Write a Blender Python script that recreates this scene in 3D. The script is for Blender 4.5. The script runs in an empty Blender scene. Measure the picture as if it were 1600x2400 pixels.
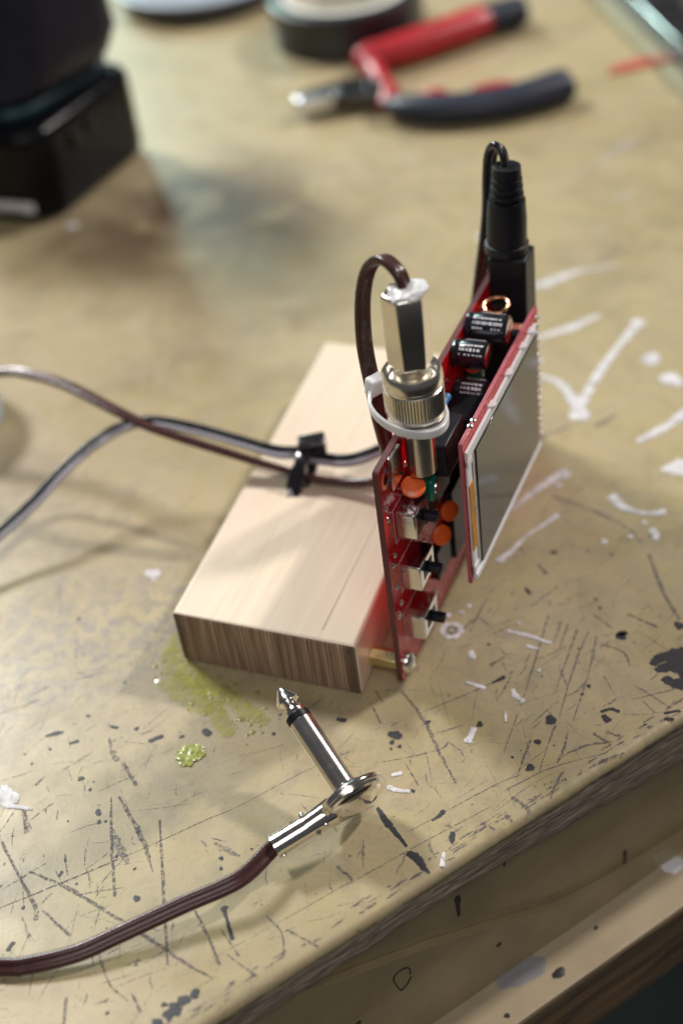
import bpy, bmesh, math, random
from mathutils import Vector, Matrix, noise as mnoise

random.seed(7)
S = 0.001                      # everything below is written in millimetres
scene = bpy.context.scene
COL = scene.collection

# ------------------------------------------------------------------ camera
cam_d = bpy.data.cameras.new('camera')
cam = bpy.data.objects.new('camera', cam_d)
COL.objects.link(cam)
scene.camera = cam
cam_d.sensor_width = 36.0
cam_d.lens = 50.0
_r = Vector((0.93046943, 0.34877944, -0.11215858))
_u = Vector((-0.14334861, 0.62831244, 0.76464021))
_f = Vector((-0.33716141, 0.69539656, -0.63462256))
_m = Matrix.Identity(4)
for i in range(3):
    _m[i][0], _m[i][1], _m[i][2] = _r[i], _u[i], -_f[i]
_m[0][3], _m[1][3], _m[2][3] = 0.1164883, -0.2365991, 0.2807714
cam.matrix_world = _m
cam_d.clip_start = 0.01
cam_d.clip_end = 50.0
cam_d.dof.use_dof = True
cam_d.dof.focus_distance = 0.352
cam_d.dof.aperture_fstop = 5.6
cam_d.dof.aperture_blades = 7

# ------------------------------------------------------------------ world and lamps
world = bpy.data.worlds.new('World')
scene.world = world
world.use_nodes = True
bg = world.node_tree.nodes['Background']
bg.inputs[0].default_value = (0.62, 0.62, 0.65, 1)
bg.inputs[1].default_value = 0.1


def lamp(name, loc, target, size, power, col, size_y=None, spread=180):
    d = bpy.data.lights.new(name, 'AREA')
    d.energy = power
    d.color = col
    d.shape = 'RECTANGLE'
    d.size = size * S
    d.size_y = (size_y or size) * S
    d.spread = math.radians(spread)
    o = bpy.data.objects.new(name, d)
    COL.objects.link(o)
    o.location = Vector(loc) * S
    o.rotation_euler = (Vector(target) - Vector(loc)).to_track_quat('-Z', 'Y').to_euler()
    return o


lamp('ceiling_lamp', (1280, 1760, 1920), (0, 40, 0), 130, 54, (1.0, 0.92, 0.87), 150)
lamp('window_light', (-1750, 1950, 1010), (-120, 180, 0), 560, 26, (0.68, 1.0, 0.95), 440)
lamp('left_lamp', (-1760, 1000, 1760), (-40, 80, 0), 460, 54, (1.0, 0.975, 0.94), 420)
lamp('front_fill', (760, -1500, 2300), (0, 0, 0), 1700, 24, (1.0, 0.96, 0.92), 1300)  # added fill from the camera side for front faces and metal reflections
scene.view_settings.view_transform = 'Standard'
scene.view_settings.look = 'None'
scene.view_settings.exposure = 0.07
scene.view_settings.gamma = 1.0
scene.view_settings.use_curve_mapping = False
scene.render.engine = 'CYCLES'
scene.cycles.max_bounces = 8
scene.cycles.use_denoising = True


# ------------------------------------------------------------------ materials
def nt(mat):
    return mat.node_tree.nodes, mat.node_tree.links


def mm_coord(N, L, scale=(1, 1, 1), rot=(0, 0, 0)):
    tc = N.new('ShaderNodeTexCoord')
    mp = N.new('ShaderNodeMapping')
    mp.inputs['Scale'].default_value = tuple(1000.0 * s for s in scale)
    L.new(tc.outputs['Object'], mp.inputs['Vector'])
    if any(rot):
        mr = N.new('ShaderNodeMapping')
        mr.inputs['Rotation'].default_value = rot
        L.new(tc.outputs['Object'], mr.inputs['Vector'])
        L.new(mr.outputs[0], mp.inputs['Vector'])
    return mp.outputs[0]


def noise_node(N, L, vec, scale, detail=4, rough=0.55, dist=0.0):
    n = N.new('ShaderNodeTexNoise')
    n.inputs['Scale'].default_value = scale
    n.inputs['Detail'].default_value = detail
    n.inputs['Roughness'].default_value = rough
    n.inputs['Distortion'].default_value = dist
    L.new(vec, n.inputs['Vector'])
    return n.outputs['Fac']


def ramp(N, L, fac, stops):
    r = N.new('ShaderNodeValToRGB')
    els = r.color_ramp.elements
    while len(els) < len(stops):
        els.new(0.5)
    for e, (p, c) in zip(els, stops):
        e.position = p
        e.color = (c, c, c, 1) if isinstance(c, (int, float)) else (*c, 1)
    L.new(fac, r.inputs[0])
    return r.outputs[0]


def mix(N, L, fac, a, b, mode='MIX'):
    m = N.new('ShaderNodeMix')
    m.data_type = 'RGBA'
    m.blend_type = mode
    for sock, v in ((m.inputs[0], fac), (m.inputs[6], a), (m.inputs[7], b)):
        if hasattr(v, 'is_output'):
            L.new(v, sock)
        elif isinstance(v, (int, float)):
            sock.default_value = v
        else:
            sock.default_value = (*v, 1)
    return m.outputs[2]


def math_node(N, L, op, a, b=None, clamp=False):
    m = N.new('ShaderNodeMath')
    m.operation = op
    m.use_clamp = clamp
    for i, v in enumerate((a, b)):
        if v is None:
            continue
        if hasattr(v, 'is_output'):
            L.new(v, m.inputs[i])
        else:
            m.inputs[i].default_value = v
    return m.outputs[0]


def bump(N, L, b, height, strength=0.3, dist=0.1):
    n = N.new('ShaderNodeBump')
    n.inputs['Strength'].default_value = strength
    n.inputs['Distance'].default_value = dist * S
    L.new(height, n.inputs['Height'])
    L.new(n.outputs[0], b.inputs['Normal'])


def plain(name, col, rough=0.4, metal=0.0, var=0.12, nscale=0.4, coat=0.0, bstr=0.15, trans=0.0, ior=1.5, sss=0.0, rvar=0.1):
    m = bpy.data.materials.new(name)
    m.use_nodes = True
    N, L = nt(m)
    b = N['Principled BSDF']
    v = mm_coord(N, L)
    f = noise_node(N, L, v, nscale, 5)
    lo = tuple(c * (1 - var) for c in col)
    hi = tuple(min(1, c * (1 + var)) for c in col)
    L.new(ramp(N, L, f, [(0.3, lo), (0.7, hi)]), b.inputs['Base Color'])
    f2 = noise_node(N, L, v, nscale * 2.3, 4)
    L.new(ramp(N, L, f2, [(0.3, max(0.02, rough - rvar)), (0.75, min(1, rough + rvar))]), b.inputs['Roughness'])
    b.inputs['Metallic'].default_value = metal
    b.inputs['IOR'].default_value = ior
    b.inputs['Coat Weight'].default_value = coat
    b.inputs['Coat Roughness'].default_value = 0.08
    b.inputs['Transmission Weight'].default_value = trans
    if sss:
        b.inputs['Subsurface Weight'].default_value = sss
        b.inputs['Subsurface Radius'].default_value = (0.003, 0.003, 0.003)
        b.inputs['Subsurface Scale'].default_value = 1.0
    if bstr:
        f3 = noise_node(N, L, v, nscale * 6, 3)
        bump(N, L, b, f3, bstr, 0.04)
    return m


def blob_mask(N, L, vec, c, r, soft=0.5):
    """1 inside a round patch of radius r round c (mm), fading at its rim"""
    d = N.new('ShaderNodeVectorMath')
    d.operation = 'DISTANCE'
    fl = N.new('ShaderNodeVectorMath')
    fl.operation = 'MULTIPLY'
    fl.inputs[1].default_value = (1, 1, 0)
    L.new(vec, fl.inputs[0])
    L.new(fl.outputs[0], d.inputs[0])
    d.inputs[1].default_value = (c[0], c[1], 0)
    mr = N.new('ShaderNodeMapRange')
    mr.inputs['From Min'].default_value = r
    mr.inputs['From Max'].default_value = r * (1 - soft)
    L.new(d.outputs['Value'], mr.inputs['Value'])
    return mr.outputs[0]


def table_paint():
    m = bpy.data.materials.new('worn_khaki_paint')
    m.use_nodes = True
    N, L = nt(m)
    b = N['Principled BSDF']
    v = mm_coord(N, L)
    big = noise_node(N, L, v, 0.018, 5, 0.6, 0.4)
    mid = noise_node(N, L, v, 0.09, 6, 0.6, 0.3)
    fine = noise_node(N, L, v, 0.9, 5, 0.65)
    col = ramp(N, L, big, [(0.3, (0.355, 0.296, 0.145)), (0.50, (0.43, 0.355, 0.195)), (0.72, (0.47, 0.388, 0.238))])
    col = mix(N, L, math_node(N, L, 'MULTIPLY', ramp(N, L, mid, [(0.42, 0.0), (0.68, 1.0)]), 0.6), col, (0.37, 0.305, 0.20))
    col = mix(N, L, math_node(N, L, 'MULTIPLY', ramp(N, L, fine, [(0.50, 0.0), (0.70, 1.0)]), 0.42), col, (0.30, 0.25, 0.19))
    # ground-in dirt in cloudy patches all over
    d1 = noise_node(N, L, v, 0.042, 8, 0.68, 0.9)
    d2 = noise_node(N, L, v, 0.33, 6, 0.7, 0.3)
    dm = math_node(N, L, 'MULTIPLY', ramp(N, L, d1, [(0.46, 0.0), (0.66, 1.0)]), ramp(N, L, d2, [(0.36, 0.25), (0.60, 1.0)]))
    col = mix(N, L, math_node(N, L, 'MULTIPLY', dm, 0.55), col, (0.215, 0.175, 0.115))
    # rubbed, greyish-blue grime left of the wooden block
    g = noise_node(N, L, v, 0.24, 8, 0.72, 0.5)
    gm = ramp(N, L, g, [(0.44, 0.0), (0.60, 1.0)])
    for c, r, w in (((-86, 2), 46, 0.55), ((-112, -30), 45, 0.4), ((-64, 14), 26, 0.5), ((-150, 40), 60, 0.25), ((60, 60), 70, 0.12), ((40, 10), 40, 0.22)):
        k = math_node(N, L, 'MULTIPLY', blob_mask(N, L, v, c, r, 0.8), gm)
        col = mix(N, L, math_node(N, L, 'MULTIPLY', k, w), col, (0.185, 0.185, 0.21))
    # old dark stains in the wood further back, with the tool's shadow painted in
    st = ramp(N, L, noise_node(N, L, v, 0.022, 5, 0.6, 0.6), [(0.36, 0.0), (0.56, 1.0)])
    for c, r, w in (((-165, 252), 66, 0.95), ((-150, 215), 60, 0.5), ((-205, 205), 45, 0.5), ((-118, 248), 45, 0.6), ((-110, 150), 45, 0.30), ((-95, 185), 40, 0.30), ((10, 330), 60, 0.25), ((-150, 60), 26, 0.30), ((30, 260), 50, 0.22)):
        k = math_node(N, L, 'MULTIPLY', blob_mask(N, L, v, c, r, 0.75), st)
        col = mix(N, L, math_node(N, L, 'MULTIPLY', k, w), col, (0.105, 0.066, 0.040))
    # small worn specks everywhere
    sp = noise_node(N, L, v, 0.55, 3, 0.5, 1.2)
    col = mix(N, L, ramp(N, L, sp, [(0.70, 0.0), (0.745, 0.75)]), col, (0.11, 0.10, 0.105))
    # hairline scuffs, two directions
    for ang, sc, th in ((0.62, (0.035, 1.6, 1), 0.685), (-1.15, (0.03, 1.3, 1), 0.70), (1.25, (0.03, 1.5, 1), 0.70)):
        vv = mm_coord(N, L, sc, (0, 0, -ang))
        n = noise_node(N, L, vv, 1.0, 3, 0.55, 0.3)
        col = mix(N, L, ramp(N, L, n, [(th - .02, 0.0), (th + 0.04, 0.6)]), col, (0.19, 0.165, 0.145))
    L.new(col, b.inputs['Base Color'])
    L.new(ramp(N, L, mid, [(0.3, 0.30), (0.7, 0.50)]), b.inputs['Roughness'])
    b.inputs['Coat Weight'].default_value = 0.15
    b.inputs['Coat Roughness'].default_value = 0.27
    h = mix(N, L, 0.35, mid, fine)
    bump(N, L, b, h, 0.35, 0.25)
    return m


def wood(name, c_lo, c_hi, axis_scale, rough=0.55, streak=None, rot=(0, 0, 0), coat=0.0, bstr=0.3):
    m = bpy.data.materials.new(name)
    m.use_nodes = True
    N, L = nt(m)
    b = N['Principled BSDF']
    v = mm_coord(N, L, axis_scale, rot)
    f = noise_node(N, L, v, 1.0, 7, 0.6, 0.35)
    v2 = mm_coord(N, L, tuple(a * 0.23 for a in axis_scale), rot)
    f2 = noise_node(N, L, v2, 1.0, 4, 0.5, 0.5)
    col = ramp(N, L, f, [(0.36, c_lo), (0.62, c_hi)])
    if streak:
        col = mix(N, L, ramp(N, L, f2, [(0.48, 0.0), (0.66, 0.7)]), col, streak)
    L.new(col, b.inputs['Base Color'])
    b.inputs['Roughness'].default_value = rough
    b.inputs['Coat Weight'].default_value = coat
    bump(N, L, b, f, bstr, 0.2)
    return m


def broken(name, col, lo, hi, nscale=0.5, rough=0.6, maxa=1.0, grain=0.9):
    """a mark whose paint or grime thins out ragged towards its rim (mesh attribute 'fade') so the surface below shows through"""
    m = bpy.data.materials.new(name)
    m.use_nodes = True
    N, L = nt(m)
    b = N['Principled BSDF']
    v = mm_coord(N, L)
    f = noise_node(N, L, v, nscale, 7, 0.7, 0.4)
    at = N.new('ShaderNodeAttribute')
    at.attribute_name = 'fade'
    val = math_node(N, L, 'ADD', math_node(N, L, 'MULTIPLY', math_node(N, L, 'SUBTRACT', f, 0.5), grain), math_node(N, L, 'MULTIPLY', at.outputs['Fac'], 0.9))
    val = math_node(N, L, 'DIVIDE', val, 2.0)
    L.new(ramp(N, L, val, [(lo / 2.0, 0.0), (hi / 2.0, maxa)]), b.inputs['Alpha'])
    f2 = noise_node(N, L, v, nscale * 0.5, 4)
    L.new(ramp(N, L, f2, [(0.3, tuple(c * 0.72 for c in col)), (0.7, tuple(min(1, c * 1.2) for c in col))]), b.inputs['Base Color'])
    b.inputs['Roughness'].default_value = rough
    bump(N, L, b, f, 0.3, 0.15)
    return m


# ------------------------------------------------------------------ mesh helpers
def tag(o, label=None, cat=None, group=None, kind=None):
    if label:
        o['label'] = label
    if cat:
        o['category'] = cat
    if group:
        o['group'] = group
    if kind:
        o['kind'] = kind
    return o


def thing(name, label, cat, loc=(0, 0, 0), group=None):
    o = bpy.data.objects.new(name, None)
    o.empty_display_size = 0.01
    COL.objects.link(o)
    o.location = Vector(loc) * S
    return tag(o, label, cat, group)


def world_loc(o):
    p = Vector((0, 0, 0))
    while o is not None:
        p += Vector(o.location)
        o = o.parent
    return p


def obj(name, bm, mats, parent=None, smooth=True, bevel=0.0, loc=None, sub=0, angle=40, segs=2):
    bmesh.ops.recalc_face_normals(bm, faces=bm.faces)
    me = bpy.data.meshes.new(name)
    off = world_loc(parent) if parent else Vector(loc or (0, 0, 0)) * S
    for v in bm.verts:
        v.co = v.co * S - off
    bm.to_mesh(me)
    bm.free()
    o = bpy.data.objects.new(name, me)
    COL.objects.link(o)
    if parent:
        o.parent = parent
    else:
        o.location = off
    for m in (mats if isinstance(mats, (list, tuple)) else [mats]):
        me.materials.append(m)
    if smooth:
        for p in me.polygons:
            p.use_smooth = True
        me.set_sharp_from_angle(angle=math.radians(angle))
    if bevel:
        b = o.modifiers.new('bevel', 'BEVEL')
        b.width = bevel * S
        b.segments = segs
        b.limit_method = 'ANGLE'
        b.angle_limit = math.radians(35)
        b.harden_normals = False
    if sub:
        s = o.modifiers.new('sub', 'SUBSURF')
        s.levels = s.render_levels = sub
    return o


def B():
    return bmesh.new()


def box(bm, a, b, mi=0):
    x0, y0, z0 = a
    x1, y1, z1 = b
    vs = [bm.verts.new(p) for p in ((x0, y0, z0), (x1, y0, z0), (x1, y1, z0), (x0, y1, z0), (x0, y0, z1), (x1, y0, z1), (x1, y1, z1), (x0, y1, z1))]
    for f in ((0, 3, 2, 1), (4, 5, 6, 7), (0, 1, 5, 4), (1, 2, 6, 5), (2, 3, 7, 6), (3, 0, 4, 7)):
        bm.faces.new([vs[i] for i in f]).material_index = mi
    return vs


def obox(bm, c, ax, ay, az, hx, hy, hz, mi=0):
    """box with its own axes"""
    c = Vector(c)
    vs = box(bm, (-hx, -hy, -hz), (hx, hy, hz), mi)
    for v in vs:
        p = v.co.copy()
        v.co = c + Vector(ax) * p.x + Vector(ay) * p.y + Vector(az) * p.z
    return vs


def frame_of(axis, ref=None):
    w = Vector(axis).normalized()
    r = Vector(ref) if ref else (Vector((0, 0, 1)) if abs(w.z) < 0.9 else Vector((1, 0, 0)))
    u = (r - w * r.dot(w)).normalized()
    return u, w.cross(u).normalized(), w


def lathe(bm, origin, axis, prof, seg=40, ref=None, mi=0, caps=True, ripple=None):
    """rings at (distance along axis, radius)"""
    u, v, w = frame_of(axis, ref)
    o = Vector(origin)
    rings = []
    for t, r in prof:
        ring = []
        for k in range(seg):
            a = 2 * math.pi * k / seg
            rr = r
            if ripple and ripple[0] <= t <= ripple[1]:
                rr = r * (1 - ripple[2] * (k % 2))
            ring.append(bm.verts.new(o + w * t + (u * math.cos(a) + v * math.sin(a)) * rr))
        rings.append(ring)
    for a, b in zip(rings, rings[1:]):
        for k in range(seg):
            bm.faces.new((a[k], a[(k + 1) % seg], b[(k + 1) % seg], b[k])).material_index = mi
    if caps:
        for ring in (rings[0], rings[-1]):
            bm.faces.new(ring).material_index = mi


def cyl(bm, p0, p1, r, seg=24, r1=None, mi=0):
    p0, p1 = Vector(p0), Vector(p1)
    lathe(bm, p0, p1 - p0, [(0, r), ((p1 - p0).length, r if r1 is None else r1)], seg, mi=mi)


def smooth_path(pts, n=8):
    """Catmull-Rom through points of any dimension"""
    P = [tuple(p) for p in pts]
    if len(P) < 3:
        return [tuple(a + (b - a) * i / n for a, b in zip(P[0], P[1])) for i in range(n + 1)]
    E = [tuple(2 * a - b for a, b in zip(P[0], P[1]))] + P + [tuple(2 * a - b for a, b in zip(P[-1], P[-2]))]
    out = []
    for i in range(1, len(E) - 2):
        for k in range(n):
            t = k / n
            out.append(tuple(0.5 * (2 * b + (c - a) * t + (2 * a - 5 * b + 4 * c - d) * t * t + (3 * b - a - 3 * c + d) * t ** 3)
                             for a, b, c, d in zip(E[i - 1], E[i], E[i + 1], E[i + 2])))
    out.append(P[-1])
    return out


def sweep(bm, path, profile, ref=(0, 0, 1), scales=None, mi=0, caps=True, twist=None, n=8, raw=False):
    """carry a closed 2-D profile along a path; ref is the profile's second axis"""
    P = [Vector(p[:3]) for p in (path if raw else smooth_path(path, n))]
    ref = Vector(ref)
    rings = []
    up = None
    for i, p in enumerate(P):
        t = (P[min(i + 1, len(P) - 1)] - P[max(i - 1, 0)]).normalized()
        if up is None:
            up = ref
        up = (up - t * up.dot(t))
        if up.length < 1e-4:
            up = Vector((1, 0, 0)) - t * t.x
        up.normalize()
        side = t.cross(up).normalized()
        k = i / max(1, len(P) - 1)
        sc = scales(k) if scales else (1, 1)
        tw = twist(k) if twist else 0.0
        c, s = math.cos(tw), math.sin(tw)
        ring = []
        for x, y in profile:
            x, y = x * sc[0], y * sc[1]
            ring.append(bm.verts.new(p + side * (x * c - y * s) + up * (x * s + y * c)))
        rings.append(ring)
    m = len(profile)
    for a, b in zip(rings, rings[1:]):
        for k in range(m):
            bm.faces.new((a[k], a[(k + 1) % m], b[(k + 1) % m], b[k])).material_index = mi
    if caps:
        for ring in (rings[0], rings[-1]):
            bm.faces.new(ring).material_index = mi


def circle(r, n=16, ry=None):
    return [(r * math.cos(2 * math.pi * k / n), (ry or r) * math.sin(2 * math.pi * k / n)) for k in range(n)]


def twin(r, gap, n=12):
    """two round cores side by side with a shallow web between"""
    out = []
    for k in range(n + 1):
        a = -math.radians(125) + math.radians(250) * k / n
        out.append((gap + r * math.cos(a), r * math.sin(a)))
    for k in range(n + 1):
        a = math.radians(55) + math.radians(250) * k / n
        out.append((-gap + r * math.cos(a), r * math.sin(a)))
    return out


def prism(bm, outline, z0, z1, mi=0):
    lo = [bm.verts.new((x, y, z0)) for x, y in outline]
    hi = [bm.verts.new((x, y, z1)) for x, y in outline]
    n = len(outline)
    bm.faces.new(lo[::-1]).material_index = mi
    bm.faces.new(hi).material_index = mi
    for k in range(n):
        bm.faces.new((lo[k], lo[(k + 1) % n], hi[(k + 1) % n], hi[k])).material_index = mi


def plate(bm, pts, normal, thick, mi=0):
    """flat outline of 3-D points given a thickness along normal"""
    nn = Vector(normal).normalized() * thick
    lo = [bm.verts.new(p) for p in pts]
    hi = [bm.verts.new(Vector(p) + nn) for p in pts]
    n = len(pts)
    bm.faces.new(lo[::-1]).material_index = mi
    bm.faces.new(hi).material_index = mi
    for k in range(n):
        bm.faces.new((lo[k], lo[(k + 1) % n], hi[(k + 1) % n], hi[k])).material_index = mi


_layer = [0]


def stroke(bm, chain, mi, dome=0.0, wob=0.18, base=0.02, seg=5, rng=random):
    """a paint stroke or scratch lying on the bench: a ribbon of changing width with rounded ends"""
    _layer[0] += 1
    fl = bm.verts.layers.float.get('fade') or bm.verts.layers.float.new('fade')
    z = base + 0.0007 * (_layer[0] % 97)
    if len(chain) == 1:
        x, y, r = chain[0]
        cs = bm.verts.new((x, y, z + dome))
        cs[fl] = 1.0
        r *= 1.12
        ring = []
        n = 18
        ph = rng.random() * 6
        for k in range(n):
            a = 2 * math.pi * k / n
            rr = r * (1 + wob * (0.6 * math.sin(2 * a + ph) + 0.5 * math.sin(3 * a + 2 * ph) + 0.35 * math.sin(5 * a + 3 * ph)))
            ring.append((bm.verts.new((x + rr * 0.72 * math.cos(a), y + rr * 0.72 * math.sin(a), z + dome * 0.85)),
                         bm.verts.new((x + rr * math.cos(a), y + rr * math.sin(a), z))))
        for k in range(n):
            ring[k][0][fl] = 0.85
        for k in range(n):
            a, b = ring[k], ring[(k + 1) % n]
            bm.faces.new((cs, a[0], b[0])).material_index = mi
            bm.faces.new((a[0], a[1], b[1], b[0])).material_index = mi
        return
    P = smooth_path(chain, seg)
    n = len(P)
    rows = []
    (x0, y0, r0), (x1, y1, r1) = P[0], P[1]
    t0 = Vector((x1 - x0, y1 - y0)).normalized()
    (xa, ya, ra), (xb, yb, rb) = P[-2], P[-1]
    t1 = Vector((xb - xa, yb - ya)).normalized()
    ext = [(x0 - t0.x * abs(r0) * s, y0 - t0.y * abs(r0) * s, abs(r0) * w) for s, w in ((1, 0.12), (0.75, 0.62), (0.4, 0.9))]
    ext2 = [(xb + t1.x * abs(rb) * s, yb + t1.y * abs(rb) * s, abs(rb) * w) for s, w in ((0.4, 0.9), (0.75, 0.62), (1, 0.12))]
    Q = ext + P + ext2
    for i, (x, y, r) in enumerate(Q):
        a, b = Q[max(0, i - 1)], Q[min(len(Q) - 1, i + 1)]
        t = Vector((b[0] - a[0], b[1] - a[1]))
        t = t.normalized() if t.length > 1e-9 else t0
        nx, ny = -t.y, t.x
        r = max(0.01, abs(r)) * 1.25
        rl = r * (1 + wob * (rng.random() * 2 - 1))
        rr = r * (1 + wob * (rng.random() * 2 - 1))
        rows.append([bm.verts.new((x + nx * rl, y + ny * rl, z)), bm.verts.new((x + nx * rl * 0.6, y + ny * rl * 0.6, z + dome * 0.8)),
                     bm.verts.new((x - nx * rr * 0.6, y - ny * rr * 0.6, z + dome * 0.8)), bm.verts.new((x - nx * rr, y - ny * rr, z))])
    for i, a in enumerate(rows):
        e = min(1.0, min(i, len(rows) - 1 - i) / 2.0)
        a[1][fl] = a[2][fl] = e
    for a, b in zip(rows, rows[1:]):
        for k in range(3):
            bm.faces.new((a[k], a[k + 1], b[k + 1], b[k])).material_index = mi

# ---- marks on the bench in millimetres: strokes of (x, y, half-width)
WHITE = [
[[-10.8,208.6,1.9],[-3.9,213.8,2.22],[1.4,219.6,2.06],[6.5,224.6,1.11]],[[6.5,224.6,0.79],[18.5,230.7,0.63]],[[1.6,176.4,1.35],[7.6,182.0,1.65],[13.0,186.6,1.95],[19.8,195.3,1.06]],[[6.5,163.4,1.62]],[[6.9,154.0,1.16],[14.9,152.7,1.58],[21.3,145.9,1.83],[26.4,137.8,2.77],[27.1,134.6,3.31]],[[26.2,140.7,2.09],[28.0,161.0,1.57],[31.5,179.5,1.31],[33.8,189.9,1.77],[34.6,193.4,2.67]],[[43.4,171.6,3.85]],[[51.0,161.4,3.62],[55.4,159.0,1.94]],[[48.7,125.5,1.33],[53.7,132.6,1.6],[57.8,138.6,1.74],[60.6,145.4,1.89]],[[58.9,113.0,1.29],[64.4,115.3,4.37],[70.6,116.7,7.02]],[[18.4,84.2,0.65],[22.5,93.1,1.05],[26.5,100.8,1.58],[29.5,104.4,2.37]],[[29.3,98.2,1.31]],[[20.9,60.8,1.49],[23.4,66.0,0.75],[25.7,72.8,0.5],[29.2,78.6,0.51],[32.0,84.0,1.15]],[[46.8,95.8,2.17],[50.8,92.2,1.39],[56.9,90.9,0.75],[60.4,91.7,1.0],[62.4,92.4,1.49]],[[58.1,86.7,0.87]],[[61.1,83.6,1.23],[62.7,80.5,1.34]],[[48.5,75.6,1.11]],[[55.3,79.7,0.99]],[[16.5,36.8,0.96]],[[13.1,35.1,0.97]],[[17.8,40.0,0.97]],[[31.4,33.1,0.59],[37.4,32.4,0.7],[43.7,31.4,0.46]],[[37.7,28.7,0.58],[41.1,28.4,0.46]],[[23.6,22.8,0.82],[24.6,20.7,0.93]],[[38.3,11.9,0.67],[39.3,10.3,0.78],[41.8,8.9,0.78]],[[32.1,-3.7,0.88],[32.1,-6.1,0.77],[31.9,-8.1,1.09]],[[25.7,11.5,0.46],[30.7,10.9,0.68]],[[17.2,-27.7,0.86],[19.4,-28.0,0.64],[22.3,-27.5,0.53]],[[16.8,-23.8,0.54],[18.5,-22.6,0.65]],[[38.6,3.9,0.44],[39.2,1.0,0.33]],[[36.4,-43.0,0.41],[37.0,-46.4,0.71]],[[-79.8,-56.2,2.78],[-75.7,-58.0,2.3]],[[-75.0,-59.2,0.8],[-69.3,-58.6,0.46]],[[-78.5,30.6,2.67]],[[-37.3,243.4,2.88]],[[-214.4,225.0,2.95]],[[33.1,36.8,0.59]],[[43.1,20.5,0.68]],[[41.4,35.5,0.35]]]
FAINT = [
[[-90.6,306.4,2.68]],[[10.5,286.4,2.38],[7.4,280.5,1.7]],[[3.2,333.9,2.53],[-5.5,314.7,2.14]],[[8.0,254.3,1.97]]]
BLACK = [
[[61.5,38.8,1.83],[60.6,38.6,1.14],[62.0,39.9,1.14]],[[75.6,46.4,1.59]],[[71.7,30.5,1.11],[73.0,32.6,1.56],[77.6,35.4,2.67],[82.8,37.5,4.43]],[[73.2,28.6,1.11],[76.8,30.8,2.43],[80.7,30.5,3.3]],[[76.0,25.8,1.32],[79.0,24.8,1.96],[82.4,27.0,2.62]],[[50.4,4.4,1.64]],[[49.1,-3.7,0.97]],[[49.5,-12.1,1.17],[48.9,-13.0,0.64]],[[62.4,10.5,0.54],[64.4,11.9,0.54],[66.4,11.7,0.54]],[[63.3,9.2,0.76],[64.5,8.0,1.08]],[[78.0,14.0,0.43],[81.2,15.7,0.43]],[[78.6,12.0,0.53],[80.2,12.4,0.53]],[[57.2,18.3,0.67]],[[56.1,15.1,0.55]],[[11.7,-10.8,1.01],[13.0,-10.8,1.45],[14.2,-11.1,1.0]],[[13.0,-13.5,0.78]],[[15.4,-14.3,0.66]],[[13.5,-15.6,0.44]],[[19.7,-4.6,0.67],[20.3,-4.0,0.34]],[[33.2,-1.8,0.99]],[[23.3,-27.1,0.64]],[[32.4,-31.3,0.73],[32.0,-32.5,0.52],[30.7,-34.6,0.21]],[[36.6,-36.8,0.62],[37.0,-38.7,0.72],[37.3,-39.6,0.31]],[[34.7,15.8,0.68],[33.4,14.3,0.45],[32.3,13.1,0.23]],[[44.2,-10.2,0.43]],[[16.6,-34.6,0.43],[19.9,-37.8,0.95],[21.1,-38.8,0.94]],[[21.1,-38.8,0.63],[23.7,-40.7,0.62],[27.0,-43.4,0.41]],[[28.3,-45.3,0.82],[30.0,-45.8,1.12],[32.6,-47.9,0.91],[34.6,-49.3,0.3]],[[-78.1,-35.5,0.48],[-76.1,-34.0,0.72],[-74.4,-33.1,0.36]],[[-70.5,-36.1,0.36],[-68.8,-35.0,0.59]],[[-49.5,-29.7,0.7],[-48.5,-28.7,0.7],[-47.1,-27.4,0.7]],[[-41.8,-26.1,0.7]],[[-36.7,-22.5,0.93],[-35.1,-23.3,1.05]],[[-61.6,-46.2,0.92]],[[-57.5,-48.7,0.57]],[[-55.1,-26.7,0.71]],[[-62.2,-27.8,0.48],[-60.5,-27.8,0.59]],[[-52.2,-54.3,0.67],[-51.5,-55.3,0.78]],[[-50.2,-57.5,0.67]],[[-48.6,-56.8,0.45]],[[-39.2,-57.3,0.66]],[[-40.9,-65.7,0.54]],[[-30.3,-75.3,0.94]],[[-8.7,-72.1,0.92]],[[-8.4,-72.7,0.51],[-6.0,-75.6,0.41],[-3.5,-79.0,0.5]],[[-15.3,-59.1,0.64]],[[-14.1,-61.9,0.53]],[[-34.7,-67.8,0.43]],[[-52.0,-74.7,0.43],[-51.9,-73.7,0.43]],[[-56.0,-85.5,0.53]],[[-53.5,-96.7,0.52],[-53.3,-94.7,0.63]],[[-5.9,-94.9,1.17],[-5.8,-93.9,0.98]],[[-7.6,-96.7,1.56]],[[-8.4,-99.1,1.74],[-9.3,-101.0,1.55]],[[-10.8,-103.4,1.35]],[[-11.4,-98.9,0.78]],[[-2.5,-44.5,0.86]],[[-1.4,-43.7,0.54]],[[1.7,-39.6,0.54]],[[-18.2,-18.8,0.69]],[[-3.4,-9.6,0.69],[-1.7,-9.6,0.8]],[[-74.8,-39.4,0.48]],[[-77.1,-45.2,0.47]],[[-58.1,-59.4,0.34]],[[-69.8,-67.5,0.34]],[[-9.1,-54.5,0.42]],[[39.1,-58.3,0.1]],[[31.6,50.8,0.61],[33.1,48.9,0.48]],[[51.6,51.1,0.59]],[[53.5,48.0,0.59]],[[51.8,70.6,0.49]],[[35.5,67.7,0.99]]]
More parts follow.
